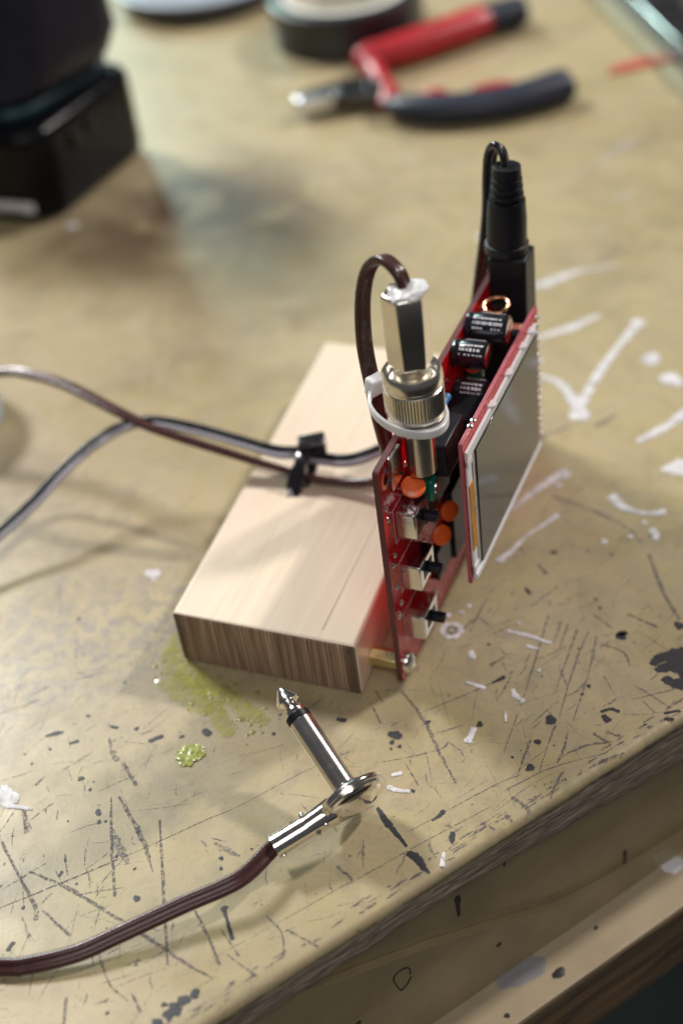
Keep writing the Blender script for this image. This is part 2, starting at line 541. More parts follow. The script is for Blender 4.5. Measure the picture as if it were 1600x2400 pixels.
SCRATCH = [
[[40.4,41.5,0.29],[41.1,23.6,0.29],[41.8,6.9,0.11]],[[44.4,40.0,0.35],[44.3,31.3,0.12]],[[46.5,39.8,0.35],[46.4,29.9,0.11]],[[49.3,38.1,0.35],[49.2,25.7,0.23],[49.2,13.0,0.11]],[[52.4,37.9,0.23],[51.8,24.7,0.28],[52.3,5.5,0.11]],[[55.0,36.8,0.23],[56.1,21.0,0.22],[56.0,5.3,0.11]],[[52.0,2.7,0.33],[51.8,-5.3,0.21],[51.9,-13.0,0.11]],[[55.7,1.2,0.22],[55.9,-4.9,0.43],[55.5,-8.9,0.32]],[[57.6,-11.5,0.42],[56.7,-16.0,0.31],[56.6,-20.2,0.21]],[[47.2,-3.7,0.32],[47.0,-10.2,0.32],[47.0,-16.9,0.11]],[[41.7,4.0,0.22],[41.7,-9.2,0.11]],[[45.0,-21.2,0.21],[54.8,-10.7,0.21],[66.5,-2.8,0.11]],[[26.6,-38.7,0.1],[41.7,-20.8,0.21],[47.7,-15.0,0.11]],[[17.6,-57.3,0.12],[28.0,-44.3,0.15],[37.0,-33.8,0.21],[43.3,-26.6,0.1]],[[17.8,-56.5,0.15],[5.1,-72.2,0.1],[-5.7,-84.9,0.08]],[[-61.6,-87.2,0.16],[-50.5,-76.7,0.27],[-40.8,-67.1,0.24],[-34.8,-61.2,0.16],[-24.5,-50.1,0.2],[-17.5,-43.2,0.11],[-6.6,-29.7,0.11],[3.4,-19.0,0.09]],[[9.9,3.9,0.35],[14.6,-0.1,0.45],[19.7,-5.5,0.56],[26.0,-13.7,0.44],[32.7,-21.7,0.43]],[[16.8,-2.0,0.11],[25.2,5.9,0.23],[31.0,11.8,0.23],[36.7,18.6,0.11]],[[11.2,-21.0,0.11],[17.1,-18.0,0.16],[25.6,-12.6,0.22],[27.1,-9.7,0.33]],[[-50.9,-49.4,0.23],[-43.7,-62.9,0.44],[-35.8,-76.2,0.42]],[[-48.9,-48.9,0.45],[-39.9,-56.4,0.66],[-34.1,-62.2,0.54],[-30.1,-67.3,0.21]],[[-46.1,-58.2,0.22],[-41.5,-63.0,1.31],[-37.3,-66.4,0.65]],[[-35.3,-52.6,0.33],[-27.2,-67.4,0.42],[-15.2,-89.4,0.4]],[[-59.8,-75.8,0.33],[-48.0,-77.4,0.54],[-35.7,-80.7,0.42],[-23.8,-84.1,0.51],[-10.7,-88.2,0.5],[-3.5,-89.7,0.2]],[[-15.1,-74.7,0.31],[-8.7,-80.5,0.4],[-3.6,-86.0,0.4]],[[-53.8,-68.8,0.33],[-50.2,-74.0,0.22]],[[-71.2,-70.0,0.56],[-63.9,-76.0,0.33],[-53.7,-84.0,0.53],[-51.2,-87.4,0.53]],[[-50.7,-84.9,0.32],[-41.1,-89.0,0.41]],[[-18.8,-55.3,0.32],[-15.8,-56.4,0.85],[-11.4,-57.2,0.42]],[[-71.3,-59.1,0.57],[-67.1,-65.4,0.67]],[[-60.7,-31.9,0.35],[-57.1,-36.7,0.93],[-55.1,-38.0,0.81]],[[-53.3,-38.3,0.58],[-46.3,-44.2,0.45]],[[-71.5,-48.1,0.23],[-72.3,-51.3,0.46]],[[1.9,-71.2,0.3],[7.0,-74.3,0.2],[9.8,-79.8,0.39]],[[7.9,-73.3,0.3],[16.4,-75.3,0.39]],[[-2.5,-83.4,0.2],[6.1,-86.5,0.39]],[[2.0,-37.3,0.43],[9.3,-44.0,0.21]],[[12.9,-53.5,0.41],[17.7,-56.1,0.41]],[[21.2,-52.4,0.15],[23.8,-50.4,0.1]],[[20.9,30.3,0.24],[21.7,44.7,0.36]],[[17.3,26.0,0.24],[21.2,35.6,0.36],[25.4,34.1,0.36]],[[19.9,23.3,0.23],[22.9,25.7,0.12]],[[32.4,61.2,0.49],[35.7,58.2,0.61]],[[29.6,92.6,0.78],[46.6,87.1,0.63],[54.0,82.8,0.62],[58.7,78.0,0.37]],[[17.1,120.2,1.09],[24.9,128.4,0.55]],[[34.2,130.8,1.09],[38.4,137.2,0.68]],[[62.2,73.0,0.48],[69.3,58.1,0.58],[75.1,49.0,0.69]],[[61.4,47.3,0.35],[70.2,44.4,0.46]],[[52.3,45.1,0.23],[57.9,41.3,0.35]],[[57.1,34.3,0.23],[63.3,32.6,0.34],[65.9,28.3,0.22]],[[68.9,16.5,0.16],[75.8,21.0,0.16]],[[62.0,2.6,0.43],[66.9,0.2,0.32]],[[57.3,-5.3,0.32],[61.8,-1.2,0.43],[66.8,0.9,0.32]],[[65.0,4.1,0.54],[68.4,3.5,0.43]],[[47.6,-22.6,0.52],[52.0,-24.8,0.62],[53.0,-26.6,0.31]],[[47.5,-28.1,0.52],[49.3,-29.6,0.41]],[[42.7,-32.1,0.41],[46.2,-33.1,0.31]],[[63.5,-8.6,0.21],[66.9,-4.8,0.53],[70.6,-1.7,0.42]],[[6.7,-1.4,0.23],[2.9,2.4,0.23]],[[4.4,-3.5,0.34],[8.0,-8.0,0.23]],[[18.7,-19.3,0.22],[24.0,-25.0,0.21]],[[30.2,19.2,0.58],[32.7,23.1,0.35]],[[-47.7,-102.5,0.2],[-44.9,-100.5,0.2],[-42.7,-105.5,0.1]],[[-33.8,-104.0,0.4],[-31.2,-109.8,0.39]],[[-19.6,-98.6,0.3],[-15.8,-101.9,0.39]],[[-30.9,-92.9,0.3],[-25.4,-98.1,0.3],[-19.8,-100.4,0.2]],[[-0.2,-82.7,0.2],[-6.8,-77.6,0.3]]]

# ------------------------------------------------------------------ material set
M = {}
M['paint'] = table_paint()
M['rawwood'] = wood('raw_edge_wood', (0.08, 0.064, 0.052), (0.50, 0.41, 0.31), (0.13, 0.13, 2.8), 0.75, (0.36, 0.29, 0.175), (0, 0, -0.9434), bstr=0.8)
M['white_paint'] = broken('white_paint', (0.66, 0.645, 0.66), 0.30, 0.74, 0.5, 0.5, 0.94, 2.7)
M['thin_white'] = broken('thin_white_paint', (0.58, 0.56, 0.54), 0.3, 1.35, 0.35, 0.5, 0.6, 3.0)
M['black_paint'] = broken('black_paint', (0.034, 0.033, 0.041), 0.36, 0.62, 0.8, 0.5, 0.93, 2.4)
M['scratch'] = broken('grimy_scratch', (0.11, 0.10, 0.115), 0.42, 1.35, 1.1, 0.65, 0.9, 4.2)
M['smudge'] = broken('rubbed_smudge', (0.15, 0.142, 0.16), 0.45, 1.45, 0.9, 0.6, 0.85, 4.6)
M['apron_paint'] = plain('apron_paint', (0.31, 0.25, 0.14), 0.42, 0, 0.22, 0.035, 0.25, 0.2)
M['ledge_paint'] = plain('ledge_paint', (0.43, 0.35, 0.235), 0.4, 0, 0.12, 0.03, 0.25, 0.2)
M['ledge_wood'] = wood('dark_ledge_wood', (0.06, 0.045, 0.03), (0.17, 0.125, 0.075), (0.05, 0.05, 0.9), 0.6, (0.30, 0.19, 0.09), (0, 0, -0.9434), bstr=0.5)
M['black_plain'] = plain('black_drop', (0.03, 0.028, 0.028), 0.5, 0, 0.1, 0.3)
M['white_plain'] = plain('white_drop', (0.72, 0.72, 0.74), 0.45, 0, 0.05, 0.3)
M['grey_paint'] = plain('grey_paint_spot', (0.27, 0.26, 0.27), 0.5, 0, 0.1, 0.2)
M['floor'] = plain('dark_floor', (0.006, 0.0055, 0.005), 0.7, 0, 0.3, 0.01)

# ------------------------------------------------------------------ workbench
A = Vector((82.626, 13.678))
E = Vector((0.58680737, 0.80972656))
NN = Vector((0.80972656, -0.58680737))


def bench(s, n, z):
    p = A + E * s + NN * n
    return (p.x, p.y, z)


bench_root = thing('workbench', 'scratched khaki painted workbench with white paint drips and worn wooden front edge', 'workbench', (0, 0, -820))
bm = B()
ss = [-700, -500, -350, -260, -220] + [-200 + 0.8 * i for i in range(331)] + [80, 120, 200, 350, 600, 950]


def thick_at(s):
    return 19.3 if s > 0 else max(12.0, 19.3 + s * 0.098)


rows = []
for s in ss:
    w = mnoise.noise(Vector((s * 0.12, 1.3, 0))) * 0.55 + mnoise.noise(Vector((s * 0.6, 7.3, 0))) * 0.28
    chip = max(0, mnoise.noise(Vector((s * 0.22, 17.1, 0))) - 0.32) * 2.6
    h = thick_at(s)
    row = [(-1100, 0), (-300, 0), (-80, 0), (-20, 0), (-6, 0), (-1.9 + w - chip, -0.02), (-1.2 + w * .8 - chip, -0.24), (-0.6 + w * .6 - chip * .7, -0.65), (-0.2 + w * .4 - chip * .3, -1.2), (0.0 + w * .3, -1.9), (0.05 + w * .3, -2.7 - w)]
    nf = 13
    for k in range(nf):
        t = k / (nf - 1)
        z = -3.0 - w + (-h + 3.0 + w) * t
        d = mnoise.noise(Vector((s * 0.10, z * 1.9, 3.1))) * 0.42 + mnoise.noise(Vector((s * 0.4, z * 3.1, 9.1))) * 0.22
        d -= 0.25 + max(0, t - 0.8) * 5
        row.append((d + w * .3, z))
    row += [(-8, -h - 0.6), (-1100, -h - 0.6)]
    rows.append([bm.verts.new(bench(s, n, z)) for n, z in row])
for a, b in zip(rows, rows[1:]):
    for k in range(len(a) - 1):
        f = bm.faces.new((a[k], a[k + 1], b[k + 1], b[k]))
        f.material_index = 1 if 10 <= k <= 22 else 0
for r in (rows[0], rows[-1]):
    bm.faces.new(r)
bmesh.ops.recalc_face_normals(bm, faces=bm.faces)
for ch in WHITE:
    stroke(bm, ch, 2, dome=0.22)
for ch in FAINT:
    stroke(bm, ch, 3)
for ch in BLACK:
    stroke(bm, ch, 4, dome=0.03, wob=0.22)
for ch in SCRATCH:
    stroke(bm, ch, 6 if max(c[2] for c in ch) > 0.75 else 5, wob=0.4)
# the white ring left by a pot
cx, cy, rr = 16.0, 29.4, 2.6
ring = [(cx + rr * math.cos(a * math.pi / 12), cy + rr * math.sin(a * math.pi / 12), 0.85) for a in range(23)]
stroke(bm, ring, 2, dome=0.12, wob=0.25)
stroke(bm, [(cx, cy, 1.9)], 5)
stroke(bm, [(cx - .2, cy + .1, 0.55)], 2, dome=0.1)
# countless smaller knife marks and specks over the front of the bench
rg = random.Random(21)


def inside(x, y):
    return (Vector((x, y)) - A).dot(NN) < -3.2


cnt = 0
while cnt < 620:
    x, y = rg.uniform(-150, 150), rg.uniform(-125, 110)
    if not inside(x, y) or rg.random() < max(0, (y - 5) / 130):
        continue
    ang = rg.choice((-2.05, -2.0, 0.62, 0.70, -0.95, -1.2, -1.5, 0.2)) + rg.gauss(0, 0.14)
    ln = rg.choice((2, 3, 4, 6, 9, 14)) * rg.uniform(0.7, 1.5)
    r = rg.uniform(0.04, 0.13) * (1.6 if ln < 4 else 1)
    dx, dy = math.cos(ang) * ln / 2, math.sin(ang) * ln / 2
    if not (inside(x + dx, y + dy) and inside(x - dx, y - dy)):
        continue
    k = rg.gauss(0, 0.05) * ln
    stroke(bm, [(x - dx, y - dy, r * .4), (x - dy / ln * k, y + dx / ln * k, r), (x + dx, y + dy, r * .35)], rg.choice((5, 6, 6)), wob=0.5, rng=rg)
    cnt += 1
cnt = 0
while cnt < 230:
    x, y = rg.uniform(-150, 150), rg.uniform(-125, 90)
    if not inside(x, y):
        continue
    r = rg.choice((0.18, 0.22, 0.28, 0.38, 0.5))
    a = rg.uniform(0, 6.28)
    q = rg.uniform(0.2, 1.6) * r
    stroke(bm, [(x, y, r), (x + math.cos(a) * q, y + math.sin(a) * q, r * .6)], rg.choice((4, 5, 5)), wob=0.5, rng=rg)
    cnt += 1
# clusters of broader rubbed scratches where the bench is worked at
cnt = 0
while cnt < 150:
    cx_, cy_, sp_ = rg.choice(((-55, -75, 26), (-75, -55, 26), (-40, -95, 18), (55, 5, 22), (35, -20, 18), (62, 22, 16), (20, -50, 20), (-90, -30, 25), (40, 40, 22)))
    x, y = cx_ + rg.gauss(0, sp_), cy_ + rg.gauss(0, sp_)
    ang = rg.choice((-2.05, -1.75, -1.1, -0.75, 0.65, -2.1)) + rg.gauss(0, 0.2)
    ln = rg.choice((3, 5, 7, 10)) * rg.uniform(.7, 1.3)
    dx, dy = math.cos(ang) * ln / 2, math.sin(ang) * ln / 2
    if not (inside(x + dx, y + dy) and inside(x - dx, y - dy)):
        continue
    r = rg.uniform(.12, .34)
    stroke(bm, [(x - dx, y - dy, r * .5), (x + rg.gauss(0, .25), y + rg.gauss(0, .25), r), (x + dx, y + dy, r * .3)], 6, wob=.5, rng=rg)
    cnt += 1
# dark nicks and bare patches along the edge
for i in range(120):
    s = rg.uniform(-190, 60)
    n = -rg.uniform(2.0, 5.5)
    ln = rg.uniform(0.8, 5)
    p, q = bench(s, n, 0), bench(s + ln, n - rg.uniform(-.3, .3), 0)
    stroke(bm, [(p[0], p[1], 0.12), ((p[0] + q[0]) / 2, (p[1] + q[1]) / 2, rg.uniform(.15, .42)), (q[0], q[1], 0.1)], 5, wob=0.5, rng=rg)
top = obj('tabletop', bm, [M['paint'], M['rawwood'], M['white_paint'], M['thin_white'], M['black_paint'], M['scratch'], M['smudge']], bench_root, angle=60)
# apron under the top, in two boards that meet along a slanting seam
seam = [(-400, 40), (-160, 2), (-110, -19), (-81, -30.4), (-54, -43.1), (-33.5, -52.2), (-3.5, -56.4), (20, -57.3), (60, -58.5), (400, -60)]
bm = B()
box_s = [(-700, -11), (700, -11), (700, -66), (-700, -66)]
plate(bm, [bench(s, -9, z) for s, z in box_s], (NN.x, NN.y, 0), 3.6)
for s, z0, z1, w in ((-14, -58, -50, 0.9), (-70, -30, -27, 1.2), (-55, -22, -20, 0.8)):
    dr = [(-w * .7, 8), (-w * .2, 9), (w * .6, 8.6), (w, 7), (w * .55, 4), (w * .5, 1), (w * .2, 0), (-w * .3, .3), (-w * .45, 2), (-w * .5, 5)]
    plate(bm, [bench(s + x, -5.39, z0 + y) for x, y in dr], (NN.x, NN.y, 0), 0.12, 1)
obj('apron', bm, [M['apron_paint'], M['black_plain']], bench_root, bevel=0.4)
bm = B()
pts = [(s, z) for s, z in smooth_path(seam, 6) if -150 <= s <= 400]
pts = [(s, min(-12.5, z)) for s, z in pts]
plate(bm, [bench(s, -5.3, z + 0.35 * mnoise.noise(Vector((s * .3, 0, 0)))) for s, z in pts] + [bench(400, -5.3, -65.5), bench(-150, -5.3, -65.5)], (NN.x, NN.y, 0), 2.3)
loop = [bench(-90 + 2.4 * math.cos(a * .5) + .6 * math.sin(a * 1.1), -2.9, -36 + 4.2 * math.sin(a * .5)) for a in range(13)]
sweep(bm, loop, circle(0.22, 6), (NN.x, NN.y, 0), mi=1, n=4)
for s, z in ((-104, -42), (-60, -49)):
    lathe(bm, bench(s, -3.1, z), (NN.x, NN.y, 0), [(0, 1.0), (0.25, 0.8)], 14, mi=1)
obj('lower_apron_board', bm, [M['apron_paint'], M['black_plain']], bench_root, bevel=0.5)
# ledge
bm = B()
plate(bm, [bench(-700, -40, -64), bench(700, -40, -64), bench(700, 11, -64), bench(-700, 11, -64)], (0, 0, -1), 28)
for f in bm.faces:
    c = f.calc_center_median()
    f.material_index = 0
bmesh.ops.recalc_face_normals(bm, faces=bm.faces)
for f in bm.faces:
    f.normal_update()
    if f.normal.dot(Vector((NN.x, NN.y, 0))) > 0.9 or f.normal.z < -0.9:
        f.material_index = 1
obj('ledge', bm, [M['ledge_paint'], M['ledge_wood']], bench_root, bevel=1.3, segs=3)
for s, n, r, ry, mt, sd in ((0.6, -1.4, 3.2, 2.9, 'white_paint', 1), (-47.1, 5.6, 2.0, 1.5, 'black_paint', 2), (-30, 1, .8, .6, 'black_paint', 3), (-66, 7, .9, .7, 'black_paint', 5), (-55, -1.3, 7.6, 4.4, 'grey_paint', 6)):
    bm = B()
    ring = []
    for k in range(32):
        a = k * math.pi / 16
        q = 1 + .10 * math.sin(2 * a + sd) + .07 * math.sin(3 * a + 2 * sd) + .05 * math.sin(7 * a)
        ring.append((r * q * math.cos(a), ry * q * math.sin(a)))
    o_ = [bm.verts.new(bench(s + x, n + y, -63.995)) for x, y in ring]
    m_ = [bm.verts.new(bench(s + x * .93, n + y * .93, -63.93)) for x, y in ring]
    for k in range(32):
        bm.faces.new((o_[k], o_[(k + 1) % 32], m_[(k + 1) % 32], m_[k]))
    bm.faces.new(m_)
    obj('paint_spot', bm, M[mt.replace('white_paint', 'white_plain').replace('black_paint', 'black_plain')], bench_root)
bm = B()
for s in (-500, 500):
    for n in (-120, -950):
        c = bench(s, n, 0)
        box(bm, (c[0] - 35, c[1] - 35, -820), (c[0] + 35, c[1] + 35, -92 if n == -120 else -20))
        obj('leg', bm, M['ledge_wood'], bench_root, bevel=3)
        bm = B()
bm.free()

bm = B()
box(bm, (-3000, -3000, -840), (3000, 3000, -820))
tag(obj('floor', bm, M['floor'], smooth=False), kind='structure')

# ------------------------------------------------------------------ wooden block
WB_TOP = wood('pale_beech', (0.73, 0.62, 0.465), (0.80, 0.695, 0.545), (0.7, 0.03, 0.7), 0.42, (0.74, 0.62, 0.49), coat=0.12, bstr=0.12)
WB_END = wood('beech_end_grain', (0.165, 0.095, 0.064), (0.58, 0.40, 0.285), (1.5, 0.4, 0.035), 0.6, (0.20, 0.125, 0.085), coat=0.1, bstr=0.3)

_n, _l = nt(WB_END)
_b = _n['Principled BSDF']
_src = _b.inputs['Base Color'].links[0].from_socket
_tc = _n.new('ShaderNodeTexCoord')
_mp = _n.new('ShaderNodeMapping')
_mp.inputs['Scale'].default_value = (1000, 1000, 1000)
_l.new(_tc.outputs['Object'], _mp.inputs['Vector'])
_w = _n.new('ShaderNodeTexWave')
_w.wave_type = 'BANDS'
_w.bands_direction = 'X'
_w.inputs['Scale'].default_value = 0.30
_w.inputs['Distortion'].default_value = 1.6
_w.inputs['Detail'].default_value = 3
_w.inputs['Detail Scale'].default_value = 0.35
_l.new(_mp.outputs[0], _w.inputs['Vector'])
_c = mix(_n, _l, math_node(_n, _l, 'MULTIPLY', _w.outputs['Fac'], 0.5), _src, (0.075, 0.040, 0.026))
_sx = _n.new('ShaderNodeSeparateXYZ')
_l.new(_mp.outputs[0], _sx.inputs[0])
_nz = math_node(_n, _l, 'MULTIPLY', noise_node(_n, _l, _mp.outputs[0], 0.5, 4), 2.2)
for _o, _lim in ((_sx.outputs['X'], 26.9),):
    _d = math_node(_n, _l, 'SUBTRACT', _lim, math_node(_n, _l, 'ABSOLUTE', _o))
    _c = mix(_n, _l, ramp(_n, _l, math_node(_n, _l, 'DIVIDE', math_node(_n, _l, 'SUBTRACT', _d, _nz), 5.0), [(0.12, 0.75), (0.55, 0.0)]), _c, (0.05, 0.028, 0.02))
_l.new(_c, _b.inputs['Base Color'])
WB_LINE = plain('grain_line', (0.36, 0.20, 0.15), 0.5)
BW, BH, BL, SK = 53.8, 18.4, 135.0, -0.048
bm = B()
vs = box(bm, (-BW, 0, 0), (0, BL, BH))
for f in bm.faces:
    if abs(f.normal.y) > 0.9:
        f.material_index = 1
bm.normal_update()
for f in bm.faces:
    f.material_index = 1 if abs(f.normal.y) > 0.9 else 0
for v in bm.verts:
    v.co.x += SK * v.co.y
# one reddish growth line running down the top
for x0, y0, x1, y1, w in ((-10.5, 4, -9.0, 52, 0.16), (-9.0, 52, -8.6, 75, 0.10), (-29, 60, -28.5, 100, 0.10)):
    a = [bm.verts.new((x0 + SK * y0 - w, y0, BH + .006)), bm.verts.new((x0 + SK * y0 + w, y0, BH + .006)), bm.verts.new((x1 + SK * y1 + w * .4, y1, BH + .006)), bm.verts.new((x1 + SK * y1 - w * .4, y1, BH + .006))]
    bm.faces.new(a).material_index = 2
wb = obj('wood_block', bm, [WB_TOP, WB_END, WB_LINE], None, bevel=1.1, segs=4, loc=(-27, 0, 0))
tag(wb, 'planed pale wooden block with dark end grain standing behind the red circuit board', 'wood block')

# ------------------------------------------------------------------ oscilloscope kit
M['pcb'] = plain('red_solder_mask', (0.56, 0.006, 0.012), 0.28, 0, 0.15, 0.25, 0.0, 0.05, ior=1.3, rvar=0.08)
M['pcb_edge'] = plain('cut_laminate_edge', (0.13, 0.035, 0.04), 0.55, 0, 0.2, 0.6)
M['pcb_pink'] = plain('red_board_lit_edge', (0.40, 0.10, 0.13), 0.42, 0, 0.15, 0.5, 0.2)  # display board's edges pinker, the light they catch painted in
M['tin'] = plain('tinned_metal', (0.78, 0.77, 0.75), 0.2, 1.0, 0.06, 0.5, rvar=0.08)
M['nickel'] = plain('nickel_plate', (0.84, 0.80, 0.73), 0.24, 1.0, 0.03, 0.12, bstr=0.03, rvar=0.03)
M['steel'] = plain('switch_steel', (0.74, 0.73, 0.74), 0.15, 1.0, 0.05, 0.5, rvar=0.06)
M['brass'] = plain('brass', (0.80, 0.70, 0.36), 0.34, 1.0, 0.05, 0.2, bstr=0.04)
M['black_plastic'] = plain('black_plastic', (0.010, 0.011, 0.015), 0.42, 0, 0.2, 0.5, bstr=0.1, ior=1.36)
M['black_gloss'] = plain('black_sleeve', (0.012, 0.012, 0.017), 0.22, 0, 0.2, 0.5, 0.3, 0.05)
M['navy_plastic'] = plain('slider_plastic', (0.010, 0.011, 0.018), 0.45, 0, 0.2, 0.5, ior=1.36)
M['orange'] = plain('orange_ceramic', (0.80, 0.13, 0.025), 0.35, 0, 0.1, 0.6, 0.2)
M['green'] = plain('green_plastic', (0.012, 0.17, 0.115), 0.35, 0, 0.15, 0.5, 0.2)
M['copper'] = plain('copper_wire', (0.80, 0.38, 0.20), 0.25, 1.0, 0.08, 0.8)
M['white_plastic'] = plain('white_plastic', (0.80, 0.80, 0.83), 0.4, 0, 0.03, 0.2, bstr=0.05)
M['amber'] = plain('amber_film', (0.50, 0.21, 0.012), 0.5, 0, 0.15, 0.3, 0.0, ior=1.35)
M['glass'] = plain('display_glass', (0.022, 0.022, 0.019), 0.09, 0, 0.06, 0.02, 0.0, 0.0, ior=1.42, rvar=0.02)
M['glass'].node_tree.nodes['Principled BSDF'].inputs['Coat Roughness'].default_value = 0.03
M['glass_edge'] = plain('grey_glass_rim', (0.34, 0.34, 0.35), 0.25, 0, 0.08, 0.3, 0.4)
M['print'] = plain('white_print', (0.75, 0.75, 0.82), 0.5, 0, 0.1, 0.5)
M['blue'] = plain('blue_resistor', (0.06, 0.22, 0.50), 0.35, 0, 0.15, 0.5)

osc = thing('oscilloscope_board', 'red pocket oscilloscope circuit board with display standing on edge against the wooden block', 'circuit board', (9, 60, 0))


def yawed(bm):
    for v in bm.verts:
        v.co.x += 0.0199 * (v.co.y - 6.75)
    return bm


def part(name, bm, mat, parent=osc, **k):
    return obj(name, yawed(bm), mat, parent, **k)


# main board: an outline in y-z with rounded corners
def round_rect(y0, z0, y1, z1, r, n=5):
    out = []
    for cy, cz, a0 in ((y1 - r, z0 + r, -90), (y1 - r, z1 - r, 0), (y0 + r, z1 - r, 90), (y0 + r, z0 + r, 180)):
        for k in range(n + 1):
            a = math.radians(a0 + 90 * k / n)
            out.append((cy + r * math.cos(a), cz + r * math.sin(a)))
    return out


bm = B()
plate(bm, [(7.8, y, z) for y, z in round_rect(6.75, 0.5, 123.7, 72.6, 1.2)], (1, 0, 0), 1.6)
bm.normal_update()
bmesh.ops.recalc_face_normals(bm, faces=bm.faces)
bm.normal_update()
for f in bm.faces:
    f.material_index = 0 if abs(f.normal.x) > 0.9 else 1
# silk-screen frames on the front
for y0, z0, y1, z1 in ((12.6, 45.2, 24.6, 56.2), (12.6, 28.4, 25.6, 38.6), (12.0, 11.2, 23.5, 21.4)):
    for a, b in (((y0, z0), (y1, z0 + .25)), ((y0, z1 - .25), (y1, z1)), ((y0, z0 + .25), (y0 + .25, z1 - .25)), ((y1 - .25, z0 + .25), (y1, z1 - .25))):
        box(bm, (9.4, a[0], a[1]), (9.43, b[0], b[1]), 2)
mb = part('main_board', bm, [M['pcb'], M['pcb_edge'], M['print']], bevel=0.25)
# mounting-hole rings and solder pads
for y, z in ((11, 67.8), (119, 67.8), (119, 5.2)):
    bm = B()
    lathe(bm, (9.4, y, z), (1, 0, 0), [(0, 2.9), (0.06, 2.85), (0.06, 1.7), (0.0, 1.65)], 24)
    part('hole_ring', bm, M['tin'], mb)
rg = random.Random(5)
bm = B()
for y, z in [(9.3, z) for z in (60, 56, 41, 24, 23)] + [(11, 43), (11.5, 26), (10, 33)] + [(rg.uniform(20, 118), rg.uniform(5, 66)) for _ in range(70)]:
    lathe(bm, (9.4, y, z), (1, 0, 0), [(0, 0.85), (0.2, 0.75), (0.5, 0.3), (0.6, 0.05)], 10)
o = part('solder_joints', bm, M['tin'], mb)
o['kind'] = 'stuff'
# standoffs and screws
for y, z in ((10.2, 5.4), (119, 5.2)):
    bm = B()
    cyl(bm, (SK * y + 0.05, y, z), (7.8, y, z), 2.75, 6)
    part('standoff', bm, M['brass'], bevel=0.2)
bm = B()
lathe(bm, (9.4, 10.2, 5.2), (1, 0, 0), [(0, 3.0), (0.5, 3.05), (1.3, 2.75), (2.0, 1.9), (2.25, 0.8)], 24)
box(bm, (11.6, 9.9, 3.8), (11.75, 10.5, 6.6))
part('screw', bm, M['tin'])

# slide switches
for zt, yn, yf in ((54.4, 14.0, 22.0), (37.0, 13.8, 22.6), (20.0, 13.0, 21.8)):
    bm = B()
    box(bm, (9.45, yn - .8, zt - 7.3), (14.9, yf + .8, zt + .7))
    sw = part('slide_switch', bm, M['steel'], bevel=0.45, segs=3)
    bm = B()
    box(bm, (14.9, yn + 1.6, zt - 5.2), (15.0, yf - 1.2, zt - 1.6))
    part('slot', bm, M['black_plastic'], sw)
    bm = B()
    box(bm, (15.0, yn + 3.8, zt - 4.7), (18.6, yn + 6.2, zt - 2.4))
    part('lever', bm, M['navy_plastic'], sw, bevel=0.4)

# aerial-style socket standing on the upper edge
SX, SY = 14.3, 22.6
bm = B()
lathe(bm, (SX, SY, 62.5), (0, 0, 1), [(0, 3.4), (0.3, 3.75), (14.2, 3.75), (14.4, 6.2), (14.9, 7.15), (16.4, 7.25), (17.3, 6.7), (17.4, 4.6), (24, 4.6)], 44)
part('bnc_socket', bm, M['nickel'])
bm = B()
box(bm, (9.45, 27.6, 56.5), (19.0, 42, 66.6))
part('socket_base', bm, M['black_plastic'], bevel=0.6)
# metal can that shields the socket foot, flat against the board
bm = B()
box(bm, (9.45, 12.5, 62.8), (10.5, 19.2, 72.4))
part('shield', bm, M['steel'], bevel=0.2)

# electrolytic capacitors lying out from the board
for y, z, r, ln in ((63.5, 69.8, 3.9, 9.4), (62.5, 58.2, 3.7, 9.2), (75.5, 70.4, 4.2, 11.6)):
    bm = B()
    lathe(bm, (9.5, y, z), (1, 0, 0), [(0, r * .9), (0.5, r), (1.6, r), (1.9, r * .9), (2.4, r), (ln - .5, r), (ln, r * .86), (ln + .02, r * .6)], 30)
    cp = part('capacitor', bm, M['black_gloss'])
    bm = B()
    lathe(bm, (9.5 + ln + .02, y, z), (1, 0, 0), [(0, r * .78), (0.08, r * .75)], 24)
    part('capacitor_top', bm, M['tin'], cp)
    bm = B()
    rg = random.Random(int(y * 7))
    for row in range(3):
        a0 = math.radians(108 + row * 20)
        x = 11.9
        while x < 9.5 + ln - 1.2:
            w = rg.uniform(0.35, 0.9)
            if row < 2 or rg.random() < .8:
                u = Vector((0, math.cos(a0), math.sin(a0)))
                t = Vector((0, -math.sin(a0), math.cos(a0)))
                obox(bm, Vector((x + w / 2, y, z)) + u * (r + .01), (1, 0, 0), t, u, w / 2, (0.42 if row == 1 else 0.26) * rg.uniform(.7, 1.1), 0.03)
            x += w + rg.uniform(.18, .5)
    for k in range(8):
        a = math.radians(20 + k * 6)
        u = Vector((0, math.cos(a), math.sin(a)))
        t = Vector((0, -math.sin(a), math.cos(a)))
        obox(bm, Vector((9.5 + ln * .6, y, z)) + u * (r + .01), (1, 0, 0), t, u, ln * .28, .24, .02)
    part('capacitor_print', bm, M['print'], cp)

# wire loop terminal and small bits around it
bm = B()
ringp = [(15.2 + 3.3 * math.cos(a * math.pi / 12), 84 + 3.3 * math.sin(a * math.pi / 12), 72.6 + .5 * math.sin(a * math.pi / 12)) for a in range(24)]
ringp.append(ringp[0])
sweep(bm, ringp, circle(0.42, 8), (0, 0, 1), n=2)
cyl(bm, (11.9, 84, 72.4), (9.4, 84, 70.5), 0.4, 8)
part('wire_loop', bm, M['copper'])
for c, mt in (((11.0, 82, 68.3), 'blue'), ((11.0, 60, 49), 'blue'), ((11, 50, 63), 'blue')):
    bm = B()
    lathe(bm, (c[0], c[1] - 3, c[2]), (0, 1, .1), [(0, .3), (.4, 1.0), (1.2, 1.2), (1.9, .9), (4.1, .9), (4.8, 1.2), (5.6, 1.0), (6, .3)], 14)
    part('resistor', bm, M[mt])
